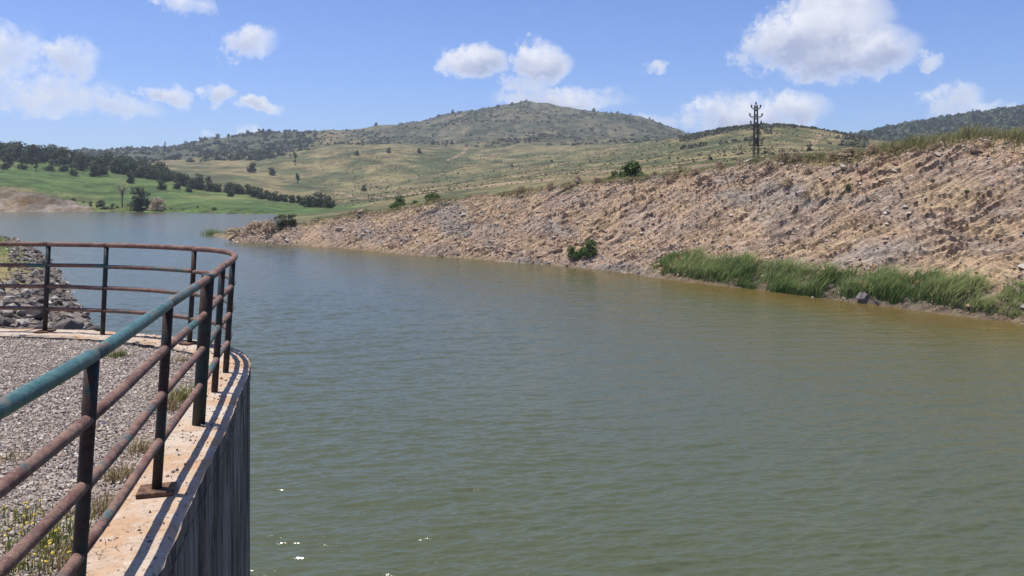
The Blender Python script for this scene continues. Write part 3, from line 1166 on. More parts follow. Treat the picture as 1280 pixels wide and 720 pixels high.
# ------------------------------------------------------------------ plants: shapes
def leaf_cloud(n, lobes, size, seed, up=.25, elong=1.5):
    """n small pointed leaf faces spread through a set of lobes (centre, radii); returns verts, faces, shade"""
    r = np.random.default_rng(seed)
    wts = np.array([l[1][0] * l[1][1] * l[1][2] for l in lobes]) ** .8
    pick = r.choice(len(lobes), n, p=wts / wts.sum())
    cen = np.array([l[0] for l in lobes])[pick]
    rad = np.array([l[1] for l in lobes])[pick]
    v = r.normal(size=(n, 3))
    v /= np.linalg.norm(v, axis=1)[:, None]
    rr = r.uniform(.35, 1.0, (n, 1)) ** .45
    c = cen + v * rad * rr
    nn = v * .8 + r.normal(0, .6, (n, 3)) + np.array([0, 0, up])
    nn /= np.linalg.norm(nn, axis=1)[:, None]
    a = np.cross(nn, r.normal(size=(n, 3)))
    a /= np.linalg.norm(a, axis=1)[:, None]
    b_ = np.cross(nn, a)
    s = size * r.uniform(.6, 1.4, (n, 1))
    V = np.stack([c - a * s * elong * .5, c + b_ * s * .42, c + a * s * elong * .5, c - b_ * s * .42], 1).reshape(-1, 3)
    Fc = np.arange(4 * n).reshape(-1, 4)
    sh = np.repeat(r.uniform(0, 1, (n, 1)), 4, 0) * np.ones((1, 3))
    return V, Fc, sh


def blades(pts, h, w, lean, seed, wind=(.25, 0.)):
    """bent grass or reed blades: base points, heights, widths"""
    r = np.random.default_rng(seed)
    n = len(pts)
    a = r.uniform(0, 6.28, n)
    side = np.stack([np.cos(a), np.sin(a), np.zeros(n)], -1)
    ld = np.stack([np.cos(a + 1.57), np.sin(a + 1.57), np.zeros(n)], -1) * (lean * r.uniform(0, 1, n))[:, None] + np.array([*wind, 0]) * r.uniform(0, 1, (n, 1)) * lean
    H = h[:, None]
    W = w[:, None] * side
    upv = np.array([0, 0, 1.])
    p1 = pts + upv * H * .55 + ld * H * .3
    p2 = pts + upv * H * .97 + ld * H * 1.0
    V = np.stack([pts - W * .5, pts + W * .5, p1 + W * .42, p1 - W * .42, p2], 1).reshape(-1, 3)
    base = np.arange(n)[:, None] * 5
    tris = np.concatenate([base + np.array([[0, 1, 2]]), base + np.array([[0, 2, 3]]), base + np.array([[3, 2, 4]])], 0)
    sh = np.repeat(r.uniform(0, 1, (n, 1)), 5, 0) * np.ones((1, 3))
    return V, tris, sh


M_oak = leaf_mat('dark_foliage', (.040, .056, .028), (.118, .140, .066))
M_olive = leaf_mat('grey_green_foliage', (.050, .060, .034), (.130, .138, .080))
M_ridge = leaf_mat('ridge_foliage', (.050, .062, .036), (.115, .128, .075))
M_scrub = leaf_mat('mountain_scrub', (.075, .080, .046), (.150, .148, .088))
M_green = leaf_mat('fresh_foliage', (.045, .080, .020), (.160, .215, .070), .7, .35)
M_dry = leaf_mat('dry_brush', (.30, .22, .15), (.60, .48, .34), .9, .5)
M_reed = leaf_mat('reed_leaf', (.085, .160, .038), (.420, .440, .200), .6, .55)
M_grass = leaf_mat('bank_grass', (.085, .115, .032), (.33, .285, .14), .8, .4)
M_tuft = leaf_mat('weed_leaf', (.08, .11, .025), (.30, .29, .09), .8, .3)
M_straw = leaf_mat('straw', (.19, .14, .065), (.38, .30, .15), .9, .3)
m, t, b = new_mat('bark', .95, .1)
t.links.new(mixc(t, noise(t, pos(t), 3, 4), (.055, .042, .032), (.13, .105, .085)), b.inputs['Base Color'])
M_bark = m
m, t, b = new_mat('yellow_petal', .6, .2)
b.inputs['Base Color'].default_value = (.70, .55, .08, 1)
M_yellow = m
m, t, b = new_mat('red_petal', .6, .2)
b.inputs['Base Color'].default_value = (.34, .15, .07, 1)
M_red = m


def trunk_mesh(name, h, r, limbs, seed, mat=None):
    """tapered trunk and limbs as one mesh; limbs end at the given points"""
    rr = random.Random(seed)
    V, fs = [], []

    def seg(a, b_, r0, r1, n=6):
        a, b_ = Vector(a), Vector(b_)
        mid = (a + b_) / 2 + Vector((rr.uniform(-1, 1), rr.uniform(-1, 1), 0)) * (b_ - a).length * .06
        tt = (b_ - a).normalized()
        x = tt.orthogonal().normalized()
        y = tt.cross(x)
        o = len(V)
        for c, q in ((a, r0), (mid, (r0 + r1) / 2), (b_, r1)):
            for j in range(n):
                an = 6.2832 * j / n
                V.append(tuple(c + (x * math.cos(an) + y * math.sin(an)) * q))
        for i in range(2):
            for j in range(n):
                fs.append([o + i * n + j, o + i * n + (j + 1) % n, o + (i + 1) * n + (j + 1) % n, o + (i + 1) * n + j])
    seg((0, 0, -.3), (0, 0, h), r, r * .6)
    for l in limbs:
        st = h * rr.uniform(.6, 1.)
        seg((0, 0, st), l, r * .42, r * .12, 5)
    return mesh_from(name, V, fs, mat or M_bark, True)


def tree_kind(name, seed, h, spread, mat, n=420, leaf=.55, trunk=.3, tall=1.0, skirt=0.):
    rr = random.Random(seed)
    lobes = []
    k = rr.randint(7, 10)
    for i in range(k):
        a = rr.uniform(0, 6.28)
        q = rr.uniform(.1, .62) * spread
        z = h * (trunk + (1 - trunk) * rr.uniform(.14, .86))
        fall = 1 - .40 * (z / h)
        s = spread * rr.uniform(.26, .46)
        lobes.append(((q * math.cos(a) * fall, q * math.sin(a) * fall, z), (s, s, s * .75 * tall)))
    if skirt:
        for i in range(6):
            a = i * 1.047 + rr.uniform(-.3, .3)
            q = spread * skirt * rr.uniform(.7, 1.1)
            sz_ = spread * rr.uniform(.24, .36)
            lobes.append(((q * math.cos(a), q * math.sin(a), h * rr.uniform(.14, .26)), (sz_, sz_, h * .22)))
    V, Fc, sh = leaf_cloud(n, lobes, leaf, seed)
    V[:, 2] = np.maximum(V[:, 2], h * .03)
    crown = mesh_from(name + '_crown', V, Fc, mat, False, sh)
    tr = trunk_mesh(name + '_trunk', h * max(trunk + .12, .3), h * .028 + .05, [l[0] for l in lobes[:6]], seed)
    return crown, tr


def put_tree(name, kind, loc, s, label, cat='tree', group=None, rz=None):
    e = empty(name, loc)
    e.rotation_euler.z = random.uniform(0, 6.28) if rz is None else rz
    e.scale = (s * random.uniform(.88, 1.15), s * random.uniform(.88, 1.15), s)
    link('crown', kind[0], e)
    link('trunk', kind[1], e)
    tag(e, label, cat, group)
    return e


oaks = [tree_kind('oak', 500 + i, 7.0, 4.8, M_oak, 1000, .58, .04, 1.0, .42) for i in range(4)]
olives = [tree_kind('olive', 520 + i, 7.0, 4.2, M_olive, 560, .55, .08, 1.0, .36) for i in range(3)]
slims = [tree_kind('slim', 540 + i, 8.5, 1.6, M_oak, 260, .5, .15, 1.8) for i in range(2)]
bushes = [tree_kind('bush', 560 + i, 2.4, 2.2, M_green, 1000, .24, .02, 1.0, .5) for i in range(3)]
dbushes = [tree_kind('drybush', 580 + i, 1.3, 1.2, M_dry, 520, .16, .02, 1.0, .6) for i in range(3)]


ORD = ['first', 'second', 'third', 'fourth', 'fifth', 'sixth', 'seventh', 'eighth', 'ninth', 'tenth', 'eleventh', 'twelfth', 'thirteenth', 'fourteenth', 'fifteenth', 'sixteenth', 'seventeenth', 'eighteenth', 'nineteenth', 'twentieth', 'twenty-first', 'twenty-second']


def nth(i, items):
    """place from the left of item i among items whose first value is the column"""
    return ORD[sorted(range(len(items)), key=lambda k: items[k][0]).index(i)]


def scale_for(px_h, d, h):
    return px_h / F * d / h


# wood along the crest over the green field
def k_d(i, px):
    return float(np.interp(px, TP, KD[i]))


def tree_on_far(name, kind, px, d, hpx, hk, label, group, cat='tree'):
    return put_tree(name, kind, at_far(px, d), scale_for(hpx, d, hk), label, cat, group)


for i in range(96):
    px = -60 + 330 * random.random() ** 1.25
    d = k_d(2, px) + random.uniform(-12, 60)
    hp = random.uniform(13, 21) * (1 if px < 200 else .72)
    tree_on_far('evergreen_tree', random.choice(oaks + olives), px, d, hp, 7, 'round evergreen in the wood along the crest above the green field', 'wood on the crest above the green field')
for i in range(46):
    tt = (i + random.random()) / 46
    px = 150 + tt * 268
    d = k_d(2, px) + random.uniform(-10, 14)
    hp = random.uniform(9, 14) * (1.15 - .2 * tt)
    tree_on_far('hedgerow_tree', random.choice(oaks), px, d, hp, 7, 'dark tree in the line running down beside the green field', 'tree line down the edge of the green field')
UP = [(52, -20, 22), (70, -25, 20), (22, -30, 24), (101, -25, 20), (12, -60, 20), (28, -85, 17), (40, -45, 24), (62, -70, 14), (80, -60, 19), (92, -75, 15), (118, -62, 18), (6, -95, 16), (130, -35, 15)]
for i, (px, dd, hp) in enumerate(UP):
    tree_on_far('grey_green_tree', random.choice(olives), px, k_d(2, px) + dd, hp, 7, f'loose grey green tree on the upper green field, {nth(i, UP)} such from the left', 'scattered trees on the upper green field')
FR = [(124, -50, 22), (163, -55, 12), (202, -48, 12), (221, -30, 11), (236, -30, 10), (288, -22, 10)]
for i, (px, dd, hp) in enumerate(FR):
    tree_on_far('field_oak', random.choice(oaks), px, k_d(2, px) + dd, hp, 7, f'dark round tree free on the green field below the wood, {nth(i, FR)} from the left', 'free trees on the green field')
CL = [(398, 330, 20), (410, 322, 15), (386, 340, 15)]
for i, (px, d, hp) in enumerate(CL):
    tree_on_far('dark_bush', random.choice(oaks), px, d, hp, 7, f'{nth(i, CL)} dark bush from the left in the clump ending the green field', 'dark clump at the end of the green field', 'bush')
# by the far water
e = put_tree('shore_bush', oaks[3], np.array(at_far(174, 327)) - np.array([0, 0, 1.0]), scale_for(24, 327, 7), 'big dark bush at the far water edge below the green field', 'bush')
e.scale.x *= 1.25
put_tree('shore_shrub', dbushes[0], at_far(197, 322), scale_for(16, 322, 1.3), 'brown dry bush right of the big dark bush at the far water', 'bush')


SB_ = [(px, random.uniform(0, 5), hp) for px, hp in ((92, 4), (104, 3.5), (113, 6), (126, 9), (133, 6), (140, 8), (147, 5), (160, 7), (187, 8), (206, 5), (214, 3), (247, 3), (268, 4))]
for i, (px, dd, hp) in enumerate(SB_):
    d = k_d(1, px) + dd
    e = put_tree('shore_scrub', olives[i % 3] if i % 3 else oaks[i % 4], at_far(px, d), scale_for(hp, d, 7), f'low scrubby bush at the far water edge, {nth(i, SB_)} such from the left', 'bush', 'low bushes at the far water edge')
    e.scale.x *= 1.5


def bare_tree(loc, h, label, seed=3, crown_n=70):
    rr = random.Random(seed)
    e = empty('bare_tree', loc)
    tips = [(rr.uniform(-.28, .28) * h, rr.uniform(-.28, .28) * h, h * rr.uniform(.55, 1.0)) for _ in range(16)]
    link('trunk', trunk_mesh('bare_trunk', h * .6, h * .032, tips, seed), e)
    V, Fc, sh = leaf_cloud(crown_n, [((x, y, z), (h * .07,) * 3) for x, y, z in tips], .4, seed)
    link('crown', mesh_from('bare_crown', V, Fc, M_dry, False, sh), e)
    tag(e, label, 'tree')


bare_tree(at_far(153, 330), scale_for(29, 330, 1), 'thin bare tree standing left of the big dark shore bush')
e = put_tree('slim_tree', slims[0], at_far(178, 352), scale_for(25, 352, 8.5), 'slim green tree rising behind the big dark shore bush')
put_tree('slim_tree', slims[1], at_far(45, 420), scale_for(17, 420, 8.5), 'slim dark tree alone at the left of the green field')
put_tree('slim_tree', slims[0], at_far(372, 620), scale_for(20, 620, 8.5), 'tall slim tree at the foot of the dry hill above the tree line')
put_tree('slim_tree', slims[1], at_far(369, 760), scale_for(14, 760, 8.5), 'slim dark tree higher up the dry hill behind the tall slim tree')
put_tree('slim_tree', slims[0], at_far(401, 470), scale_for(12, 470, 8.5), 'short slim tree above the dark clump at the end of the green field')
LN = [(315, 700, 12), (340, 690, 9), (446, 800, 7), (486, 800, 7), (524, 820, 6), (455, 560, 8), (640, 640, 4), (1012, 300, 10), (993, 520, 5), (690, 640, 4), (541, 980, 6), (565, 1000, 5)]
for i, (px, d, hp) in enumerate(LN):
    tree_on_far('hill_tree', random.choice(oaks), px, d, hp, 7, f'small dark tree alone on the dry hillside, {nth(i, LN)} such from the left', 'lone trees on the dry hill')
# trees standing up on the ridge lines
for i in range(26):
    px = random.uniform(185, 345)
    d = float(np.interp(px, TP, KD[6])) - random.uniform(0, 60)
    tree_on_far('ridge_tree', random.choice(oaks + slims), px, d, random.uniform(3.5, 7.5), 7, 'tiny dark tree on the skyline of the left wooded ridge', 'trees on the left ridge line')
for px in (622, 640, 742, 758, 772, 776, 781, 788, 800, 812, 566, 548, 470, 430):
    d = float(np.interp(px, TP, KD[6])) - random.uniform(5, 70)
    tree_on_far('ridge_tree', random.choice(oaks), px, d, random.uniform(3, 5), 7, 'tiny dark tree near the top of the high mountain', 'trees near the mountain top')

# scrub and woods too far to tell apart
def scrub_mesh(name, pts, sizes, mat, per, seed):
    r = np.random.default_rng(seed)
    n = len(pts)
    v = r.normal(size=(n, per, 3))
    v /= np.linalg.norm(v, axis=2)[..., None]
    v[..., 2] = np.abs(v[..., 2]) * .9
    c = pts[:, None] + v * sizes[:, None, None] * np.array([.55, .55, .75]) * r.uniform(.5, 1, (n, per, 1))
    nn = v + r.normal(0, .5, v.shape)
    nn /= np.linalg.norm(nn, axis=2)[..., None]
    a = np.cross(nn, r.normal(size=v.shape))
    a /= np.linalg.norm(a, axis=2)[..., None]
    b_ = np.cross(nn, a)
    s = sizes[:, None, None] * r.uniform(.25, .5, (n, per, 1))
    V = np.stack([c - a * s, c + b_ * s * .8, c + a * s, c - b_ * s * .8], 2).reshape(-1, 3)
    sh = np.repeat(np.clip(r.uniform(0, 1, (n, 1)) * .6 + r.uniform(0, .4, (n, per)), 0, 1).reshape(-1, 1), 4, 0) * np.ones((1, 3))
    return mesh_from(name, V, np.arange(len(V)).reshape(-1, 4), mat, False, sh)


def scatter_far(n, px0, px1, dfun, dens, seed):
    r = np.random.default_rng(seed)
    px = r.uniform(px0, px1, n)
    lo_, hi_ = dfun(px)
    d = lo_ + (hi_ - lo_) * r.uniform(0, 1, n)
    X = (px - 640) / F * d
    k = dens(px, d, X) > r.uniform(0, 1, n)
    px, d, X = px[k], d[k], X[k]
    return np.stack([X, d, terrain_z(px, d)], -1), r


kd = lambda i: (lambda px: np.interp(px, TP, KD[i]))
pts, r = scatter_far(5200, -120, 395, lambda px: (kd(4)(px) - 40, kd(6)(px) + 40), lambda px, d, X: .12 + sstep(-.1, .3, fbm(X / 90, d / 90, 3)) * .7, 71)
o = link('ridge_wood', scrub_mesh('ridge_wood', pts, r.uniform(3.5, 7.5, len(pts)), M_ridge, 9, 72))
tag(o, 'distant dark wood covering the left ridge', 'wood', kind='stuff')
pts, r = scatter_far(700, -120, 260, lambda px: (kd(2)(px) + 20, kd(3)(px) + 60), lambda px, d, X: sstep(-.2, .15, fbm(X / 60, d / 60, 3)) * (1 - sstep(120, 260, px)), 73)
o = link('slope_wood', scrub_mesh('slope_wood', pts, r.uniform(4, 8, len(pts)), M_oak, 16, 74))
tag(o, 'dense dark wood behind the crest of the green field', 'wood', kind='stuff')
pts, r = scatter_far(6500, 395, 870, lambda px: (kd(4)(px) + 120, kd(6)(px) + 20), lambda px, d, X: .10 + sstep(.0, .4, fbm(X / 120, d / 160, 4)) * .75, 75)
o = link('mountain_scrub', scrub_mesh('mountain_scrub', pts, r.uniform(1.8, 4.6, len(pts)), M_scrub, 8, 76))
tag(o, 'grey green scrub dotting the high mountain', 'scrub', kind='stuff')
pts, r = scatter_far(4200, 850, 1085, lambda px: (kd(4)(px) - 170, kd(4)(px) + 40), lambda px, d, X: sstep(-.05, .3, fbm(X / 40, d / 60, 4) + .25 * sstep(-120, -10, d - kd(4)(px))) * .8, 77)
o = link('hill_scrub', scrub_mesh('hill_scrub', pts, r.uniform(1.0, 2.8, len(pts)), M_scrub, 8, 78))
tag(o, 'dark scrub on the round hill behind the pylon', 'scrub', kind='stuff')
pts, r = scatter_far(4200, 1040, 1480, lambda px: (kd(5)(px), kd(6)(px) + 30), lambda px, d, X: .85 + 0 * px, 79)
o = link('right_ridge_wood', scrub_mesh('right_ridge_wood', pts, r.uniform(5, 11, len(pts)), M_oak, 9, 80))
tag(o, 'dark wooded ridge on the skyline at the right', 'wood', kind='stuff')
pts, r = scatter_far(900, 430, 1000, lambda px: (kd(2)(px) + 10, kd(4)(px)), lambda px, d, X: .12 + sstep(.12, .4, fbm(X / 60, d / 90, 3)) * .6, 81)
o = link('dry_hill_scrub', scrub_mesh('dry_hill_scrub', pts, r.uniform(.6, 1.6, len(pts)), M_scrub, 8, 82))
tag(o, 'sparse low scrub on the dry grass hill', 'scrub', kind='stuff')

M_tussock = leaf_mat('dry_tussock', (.105, .106, .046), (.240, .200, .100), .9, .3)
pts, r = scatter_far(11000, 400, 1090, lambda px: (kd(2)(px) - 30, kd(4)(px) + 10), lambda px, d, X: .2 + sstep(-.25, .3, fbm(X / 30, d / 60, 3)) * .6, 83)
o = link('dry_tussocks', scrub_mesh('dry_tussocks', pts, r.uniform(.4, 1.1, len(pts)) * np.clip(pts[:, 1] / 420, .5, 1.2), M_tussock, 5, 84))
tag(o, 'dry grass tussocks all over the hill behind the bank', 'grass', kind='stuff')

# ------------------------------------------------------------------ plants on and along the right bank
def bank_plant(name, kind, px, y, hpx, hk, label, cat='bush', group=None, sx=1.):
    X, Y, Z = on_bank(px, y)
    e = put_tree(name, kind, (X, Y, Z - .05), scale_for(hpx, Y, hk), label, cat, group)
    e.scale.x *= sx
    e.scale.y *= sx
    return e


bank_plant('green_bush', bushes[0], 735, 319, 23, 2.4, 'green leafy bush alone low on the rocky bank face', sx=.8)
bank_plant('green_bush', bushes[1], 718, 322, 17, 2.4, 'small yellowish bush just left of the green bush on the bank face', sx=.9)


def brow_plant(name, kind, px, back, hpx, hk, label, cat='bush', group=None, sx=1., sink=.1):
    d0 = float(np.interp(px, bpx, bd))
    d = d0 + back
    X = (px - 640) / F * d
    u, w = uw(X, d)
    zb = float(bank_z(np.array([u]), np.array([w]))[0])
    zt = float(terrain_z(px, d)[0]) if d > np.interp(px, TP, KD[0]) else -9
    e = put_tree(name, kind, (X, d, max(zb, zt) - sink), scale_for(hpx, d, hk), label, cat, group)
    e.scale.x *= sx
    e.scale.y *= sx
    return e


brow_plant('green_bush', bushes[2], 791, 3, 25, 2.4, 'big fresh green bush on the brow of the rocky bank', sx=1.3)
brow_plant('green_bush', bushes[0], 766, 3, 16, 2.4, 'smaller green bush left of the big one on the brow', sx=.8)
brow_plant('green_bush', bushes[1], 498, 4, 19, 2.4, 'round green bush on the low part of the brow', sx=.9)
brow_plant('green_bush', bushes[2], 543, 3, 14, 2.4, 'flat green bush right of the round one on the low brow', sx=1.2)
brow_plant('green_bush', bushes[0], 517, 4, 9, 2.4, 'tiny green bush between two green bushes on the low brow')
brow_plant('dark_bush', bushes[1], 455, 6, 9, 2.4, 'small dark bush left on the lowest stretch of the brow')
for px, y, hp, lab in ((352, 283, 17, 'dark green bush standing at the left end of the rocky bank'), (365, 279, 15, 'second dark bush just right of the one at the bank end')):
    X, Y, Z = on_bank(px, y)
    put_tree('dark_bush', oaks[0], (X, Y, Z - .1), scale_for(hp, Y, 7), lab, 'bush')
for i, (px, y, hp, sx) in enumerate([(314, 302, 16, 1.7), (292, 300.5, 11, 1.7), (333, 303, 14, 1.6)]):
    X, Y = on_water(px, y)
    u, w = uw(X, Y)
    z = float(bank_z(np.array([u]), np.array([w + .6]))[0])
    e = put_tree('dry_bush', dbushes[i], (X + .4, Y + .4, max(z, .02) - .05), scale_for(hp, Y, 1.3), ['largest dry brown bush on the spit at the bank end', 'dry brown bush at the water tip of the spit', 'dry brown bush between spit and rocks'][i], 'bush')
    e.scale = (e.scale.z * sx, e.scale.z * sx, e.scale.z)
BS = [(840, 13, -1.2), (868, 9, -.5), (925, 10, -.2), (962, 13, -2.0), (978, 11, -.3), (995, 13, -.5), (1040, 11, -.4), (1062, 14, -.3), (1090, 13, 0), (1120, 10, .2), (690, 9, -.3), (722, 8, .2), (650, 7, 0), (1010, 10, -2.2), (1235, 10, -1), (900, 9, .1), (745, 8, 0), (818, 9, 0)]
for i, (px, hp, back) in enumerate(BS):
    brow_plant('dry_shrub', dbushes[i % 3], px, back, hp, 1.3, f'brownish dry shrub on the brow of the bank, {nth(i, BS)} from the left', 'shrub', 'dry shrubs along the brow')
FS = [(1008, 240, 9), (1061, 230, 10), (985, 228, 11), (1210, 235, 6), (1035, 236, 7)]
for i, (px, y, hp) in enumerate(FS):
    bank_plant('face_shrub', bushes[i % 3] if i % 2 else dbushes[i % 3], px, y + 3, hp, 2.4 if i % 2 else 1.3, f'small shrub on the upper rock face below the brow, {nth(i, FS)} from the left', 'shrub', 'small shrubs on the upper rock face')

# reeds along the water
n = 22000
r = np.random.default_rng(91)
ru = r.uniform(0, 1, n)
u_lo = float(uw(*on_water(808, 345))[0])
u_hi = float(uw(*on_water(1278, 403))[0])
u = u_lo + (u_hi - u_lo) * ru
w = f0(u) + .15 + r.uniform(0, 1, n) ** 1.2 * 2.3
clump = fbm(u * .55, w * .5, 3)
keep = clump > r.uniform(-.45, .22, n)
u, w, clump = u[keep], w[keep], clump[keep]
X, Y = xy(u, w)
hh = (.85 + 1.0 * np.clip(fbm(u * .32 + 8, u * 0 + 2, 2) + .3, 0, 1) + 1.2 * np.clip(clump + .35, 0, 1) + .35 * fbm(u * .12, u * 0, 2)) * r.uniform(.45, 1.08, len(u)) * sstep(u_lo - 1.5, u_lo + 5, u) * (1 - .6 * sstep(u_hi - 4, u_hi, u)) * .86
V, Fc, sh = blades(np.stack([X, Y, np.maximum(bank_z(u, w) - .1, -.05)], -1), hh, r.uniform(.03, .065, len(u)), .85, 92, (.9, -.2))
patch = fbm(u * .22 + 3, w * .3, 3, .5, N3)
sh = np.clip(sh * .45 + np.repeat(np.clip(patch * 1.1 + .18, -.1, .6), 5)[:, None] + np.tile(np.array([-.05, -.05, .05, .05, .32]), len(u))[:, None], 0, 1)
tag(link('reeds', mesh_from('reeds', V, Fc, M_reed, False, sh)), 'band of tall green reeds along the foot of the rocky bank', 'reeds', kind='stuff')
# reddish seed heads among them
k = r.choice(len(u), 90)
sel = k[fbm(u[k] * .3, w[k] * 0, 2) > .12]
V, Fc, sh = leaf_cloud(len(sel) * 3, [((X[i], Y[i], float(bank_z(u[i:i+1], w[i:i+1])[0]) + hh[i] * .95), (.12, .12, .22)) for i in sel], .16, 93)
tag(link('reed_seed_heads', mesh_from('reed_seed_heads', V, Fc, M_red, False, sh)), 'rusty red seed heads above the green reeds', 'seed heads', kind='stuff')
# rushes at the tip of the spit
r = np.random.default_rng(95)
X0, Y0 = on_water(266, 294)
pp = np.stack([X0 + r.normal(0, .9, 260), Y0 + r.normal(0, 1.0, 260), np.full(260, -.05)], -1)
V, Fc, sh = blades(pp, r.uniform(.6, 1.7, 260), np.full(260, .06), .35, 96)
tag(link('rushes', mesh_from('rushes', V, Fc, M_reed, False, sh)), 'thin tuft of green rushes standing in water at the spit tip', 'rushes', kind='stuff')

# grass on the brow and the plateau behind it
n = 30000
r = np.random.default_rng(97)
u = r.uniform(4, 116, n)
s = hb(u) * SLOPE + r.uniform(-.2, 1, n) ** 1 * r.uniform(.2, 12, n) - .3
w = f0(u) + s
cl = fbm(u * .35, w * .35, 3)
right = sstep(70, 100, u)
keep = cl + right * .35 > r.uniform(-.45, .45, n)
u, w, cl, right = u[keep], w[keep], cl[keep], right[keep]
X, Y = xy(u, w)
z = bank_z(u, w)
pxs = 640 + F * X / Y
tz = terrain_z(pxs, Y)
z = np.maximum(z, np.where(Y > np.interp(pxs, TP, KD[0]), tz, -9))
hh = (.28 + .25 * np.clip(cl + .3, 0, 1) + right * (.55 + .5 * np.clip(cl + .2, 0, 1))) * r.uniform(.6, 1.2, len(u))
V, Fc, sh = blades(np.stack([X, Y, z - .04], -1), hh, np.full(len(u), .045), 1.1, 98, (.5, .1))
sh = np.clip(sh * .5 + np.repeat(np.clip(.42 - cl * .8, 0, .6), 5)[:, None], 0, 1)
tag(link('brow_grass', mesh_from('brow_grass', V, Fc, M_grass, False, sh)), 'long rough grass along the brow of the rocky bank', 'grass', kind='stuff')
# grass on the left bank
n = 9000
Xr, Yr = r.uniform(-80, -24, n), r.uniform(44, 116, n)
sd_ = lb_dist(Xr, Yr)
k = (sd_ > 2.0 + r.uniform(0, 2, n)) & (sd_ < 30) & (Xr / Yr > -.70) & (Yr + fbm(Xr * .2, Yr * .2, 2) * 14 > 54)
Xr, Yr = Xr[k], Yr[k]
V, Fc, sh = blades(np.stack([Xr, Yr, lb_z(Xr, Yr) - .03], -1), r.uniform(.15, .5, len(Xr)), np.full(len(Xr), .07), .8, 99)
sh = np.clip(sh * .5 + np.repeat(np.where(Yr < 78, .5, .05), 5)[:, None], 0, 1)
tag(link('left_bank_grass', mesh_from('left_bank_grass', V, Fc, M_grass, False, sh)), 'green and straw coloured grass on the low left bank', 'grass', kind='stuff')

# boulders at the reeds' foot
M_wet = stone_mat('dark_boulder', (.15, .13, .125), (.19, .165, .155), (.23, .20, .19), 4.)
for i, (px, y, wpx, lab) in enumerate([(1083, 377, 21, 'larger dark grey boulder at the water edge before the reeds'), (1098, 379, 12, 'small dark boulder touching the larger one before the reeds'), (908, 353, 14, 'grey boulder half hidden at the left of the reeds'), (850, 347, 16, 'low grey boulder by the first clump of reeds')]):
    X, Y = on_water(px, y)
    s = wpx / F * Y * 1.3
    o = link('boulder', rock_mesh('reed_boulder', M_wet, 700 + i, 20, .85), None, (X * .985, Y * .985, s * .2), (0, 0, i * 1.3), (s, s * .9, s * .85))
    tag(o, lab, 'boulder')

# weeds on the platform
def fill_z(X, Y):
    return SLAB - .05 + .03 * float(N2(X * 1.3, Y * 1.3))


def weed(px, y, nb, h, spread, mat, label, flowers=0, seed=0, name='weed_tuft'):
    d = 1650 / (y - H0)
    X0 = (px - 640) / F * d
    z0 = fill_z(X0, d)
    e = empty(name, (X0, d, z0))
    r = np.random.default_rng(seed)
    pts = np.stack([r.normal(0, spread, nb), r.normal(0, spread, nb), np.zeros(nb)], -1)
    V, Fc, sh = blades(pts, h * r.uniform(.4, 1.1, nb), np.full(nb, .006), 1.0, seed, (.2, 0))
    link('leaves', mesh_from('leaves', V, Fc, mat, False, sh), e)
    if flowers:
        for i in range(flowers):
            q = pts[r.integers(nb)] + r.normal(0, spread * .3, 3)
            hh_ = h * r.uniform(.7, 1.1)
            V, Fc, sh = leaf_cloud(7, [((q[0], q[1], hh_), (.006, .006, .003))], .011, seed + i, 1.0, 1.2)
            fo = link('flower', mesh_from('flower', V, Fc, M_yellow, False, sh), e)
            V, Fc, sh = blades(np.array([[q[0], q[1], 0.]]), np.array([hh_]), np.array([.004]), .02, i)
            link('stem', mesh_from('stem', V, Fc, M_tuft), fo)
    tag(e, label, 'weed')
    return e


weed(147, 441, 160, .09, .07, M_tuft, 'small fresh green weed on the gravel near the far coping', seed=1)
weed(226, 494, 130, .15, .05, M_tuft, 'yellow green tuft beside the coping behind the thick post', seed=2)
weed(212, 505, 110, .13, .06, M_straw, 'straw coloured tuft along the coping left of the thick post', seed=3)
weed(178, 556, 110, .10, .05, M_straw, 'thin dry tuft between gravel and coping past the second post', seed=4)
weed(150, 590, 130, .10, .05, M_straw, 'dry golden tuft against the coping by the second post', seed=5)
weed(128, 628, 140, .12, .06, M_straw, 'dry grass tuft just right of the nearest post', seed=6)
weed(62, 668, 220, .11, .09, M_tuft, 'weed with many yellow flowers left of the nearest post', 22, 7, 'flowering_weed')
weed(28, 640, 110, .08, .08, M_tuft, 'low yellow flowered weed at the left edge of the gravel', 10, 8, 'flowering_weed')
weed(88, 690, 150, .11, .07, M_straw, 'dry straw mixed weed at the foot of the nearest post', 10, 9, 'flowering_weed')
weed(20, 700, 150, .09, .10, M_tuft, 'yellow flowered weed in the bottom left corner', 12, 10, 'flowering_weed')
weed(14, 563, 90, .05, .08, M_straw, 'flat dry weed on the gravel at the left', seed=11)
weed(226, 446, 80, .07, .05, M_straw, 'tiny dry tuft by the far curve of the coping', seed=12)

# ------------------------------------------------------------------ pylon
m, t, b = new_mat('pylon_steel', .7, .3)
t.links.new(mixc(t, noise(t, pos(t), 3, 4), (.035, .032, .032), (.075, .066, .060)), b.inputs['Base Color'])
M_steel = m
m, t, b = new_mat('insulator_glaze', .35, .4)
b.inputs['Base Color'].default_value = (.05, .03, .025, 1)
M_ins = m
PD = 128.
PXc = (945 - 640) / F * PD
PZ = float(terrain_z(945, PD)[0])
py = empty('power_pylon', (PXc, PD, PZ))
tag(py, 'dark lattice power pole with crossarms and transformer frame behind the bank brow', 'pylon')
topz = EYE + (H0 - 131) / F * PD - PZ
org = (0, 0, 0)


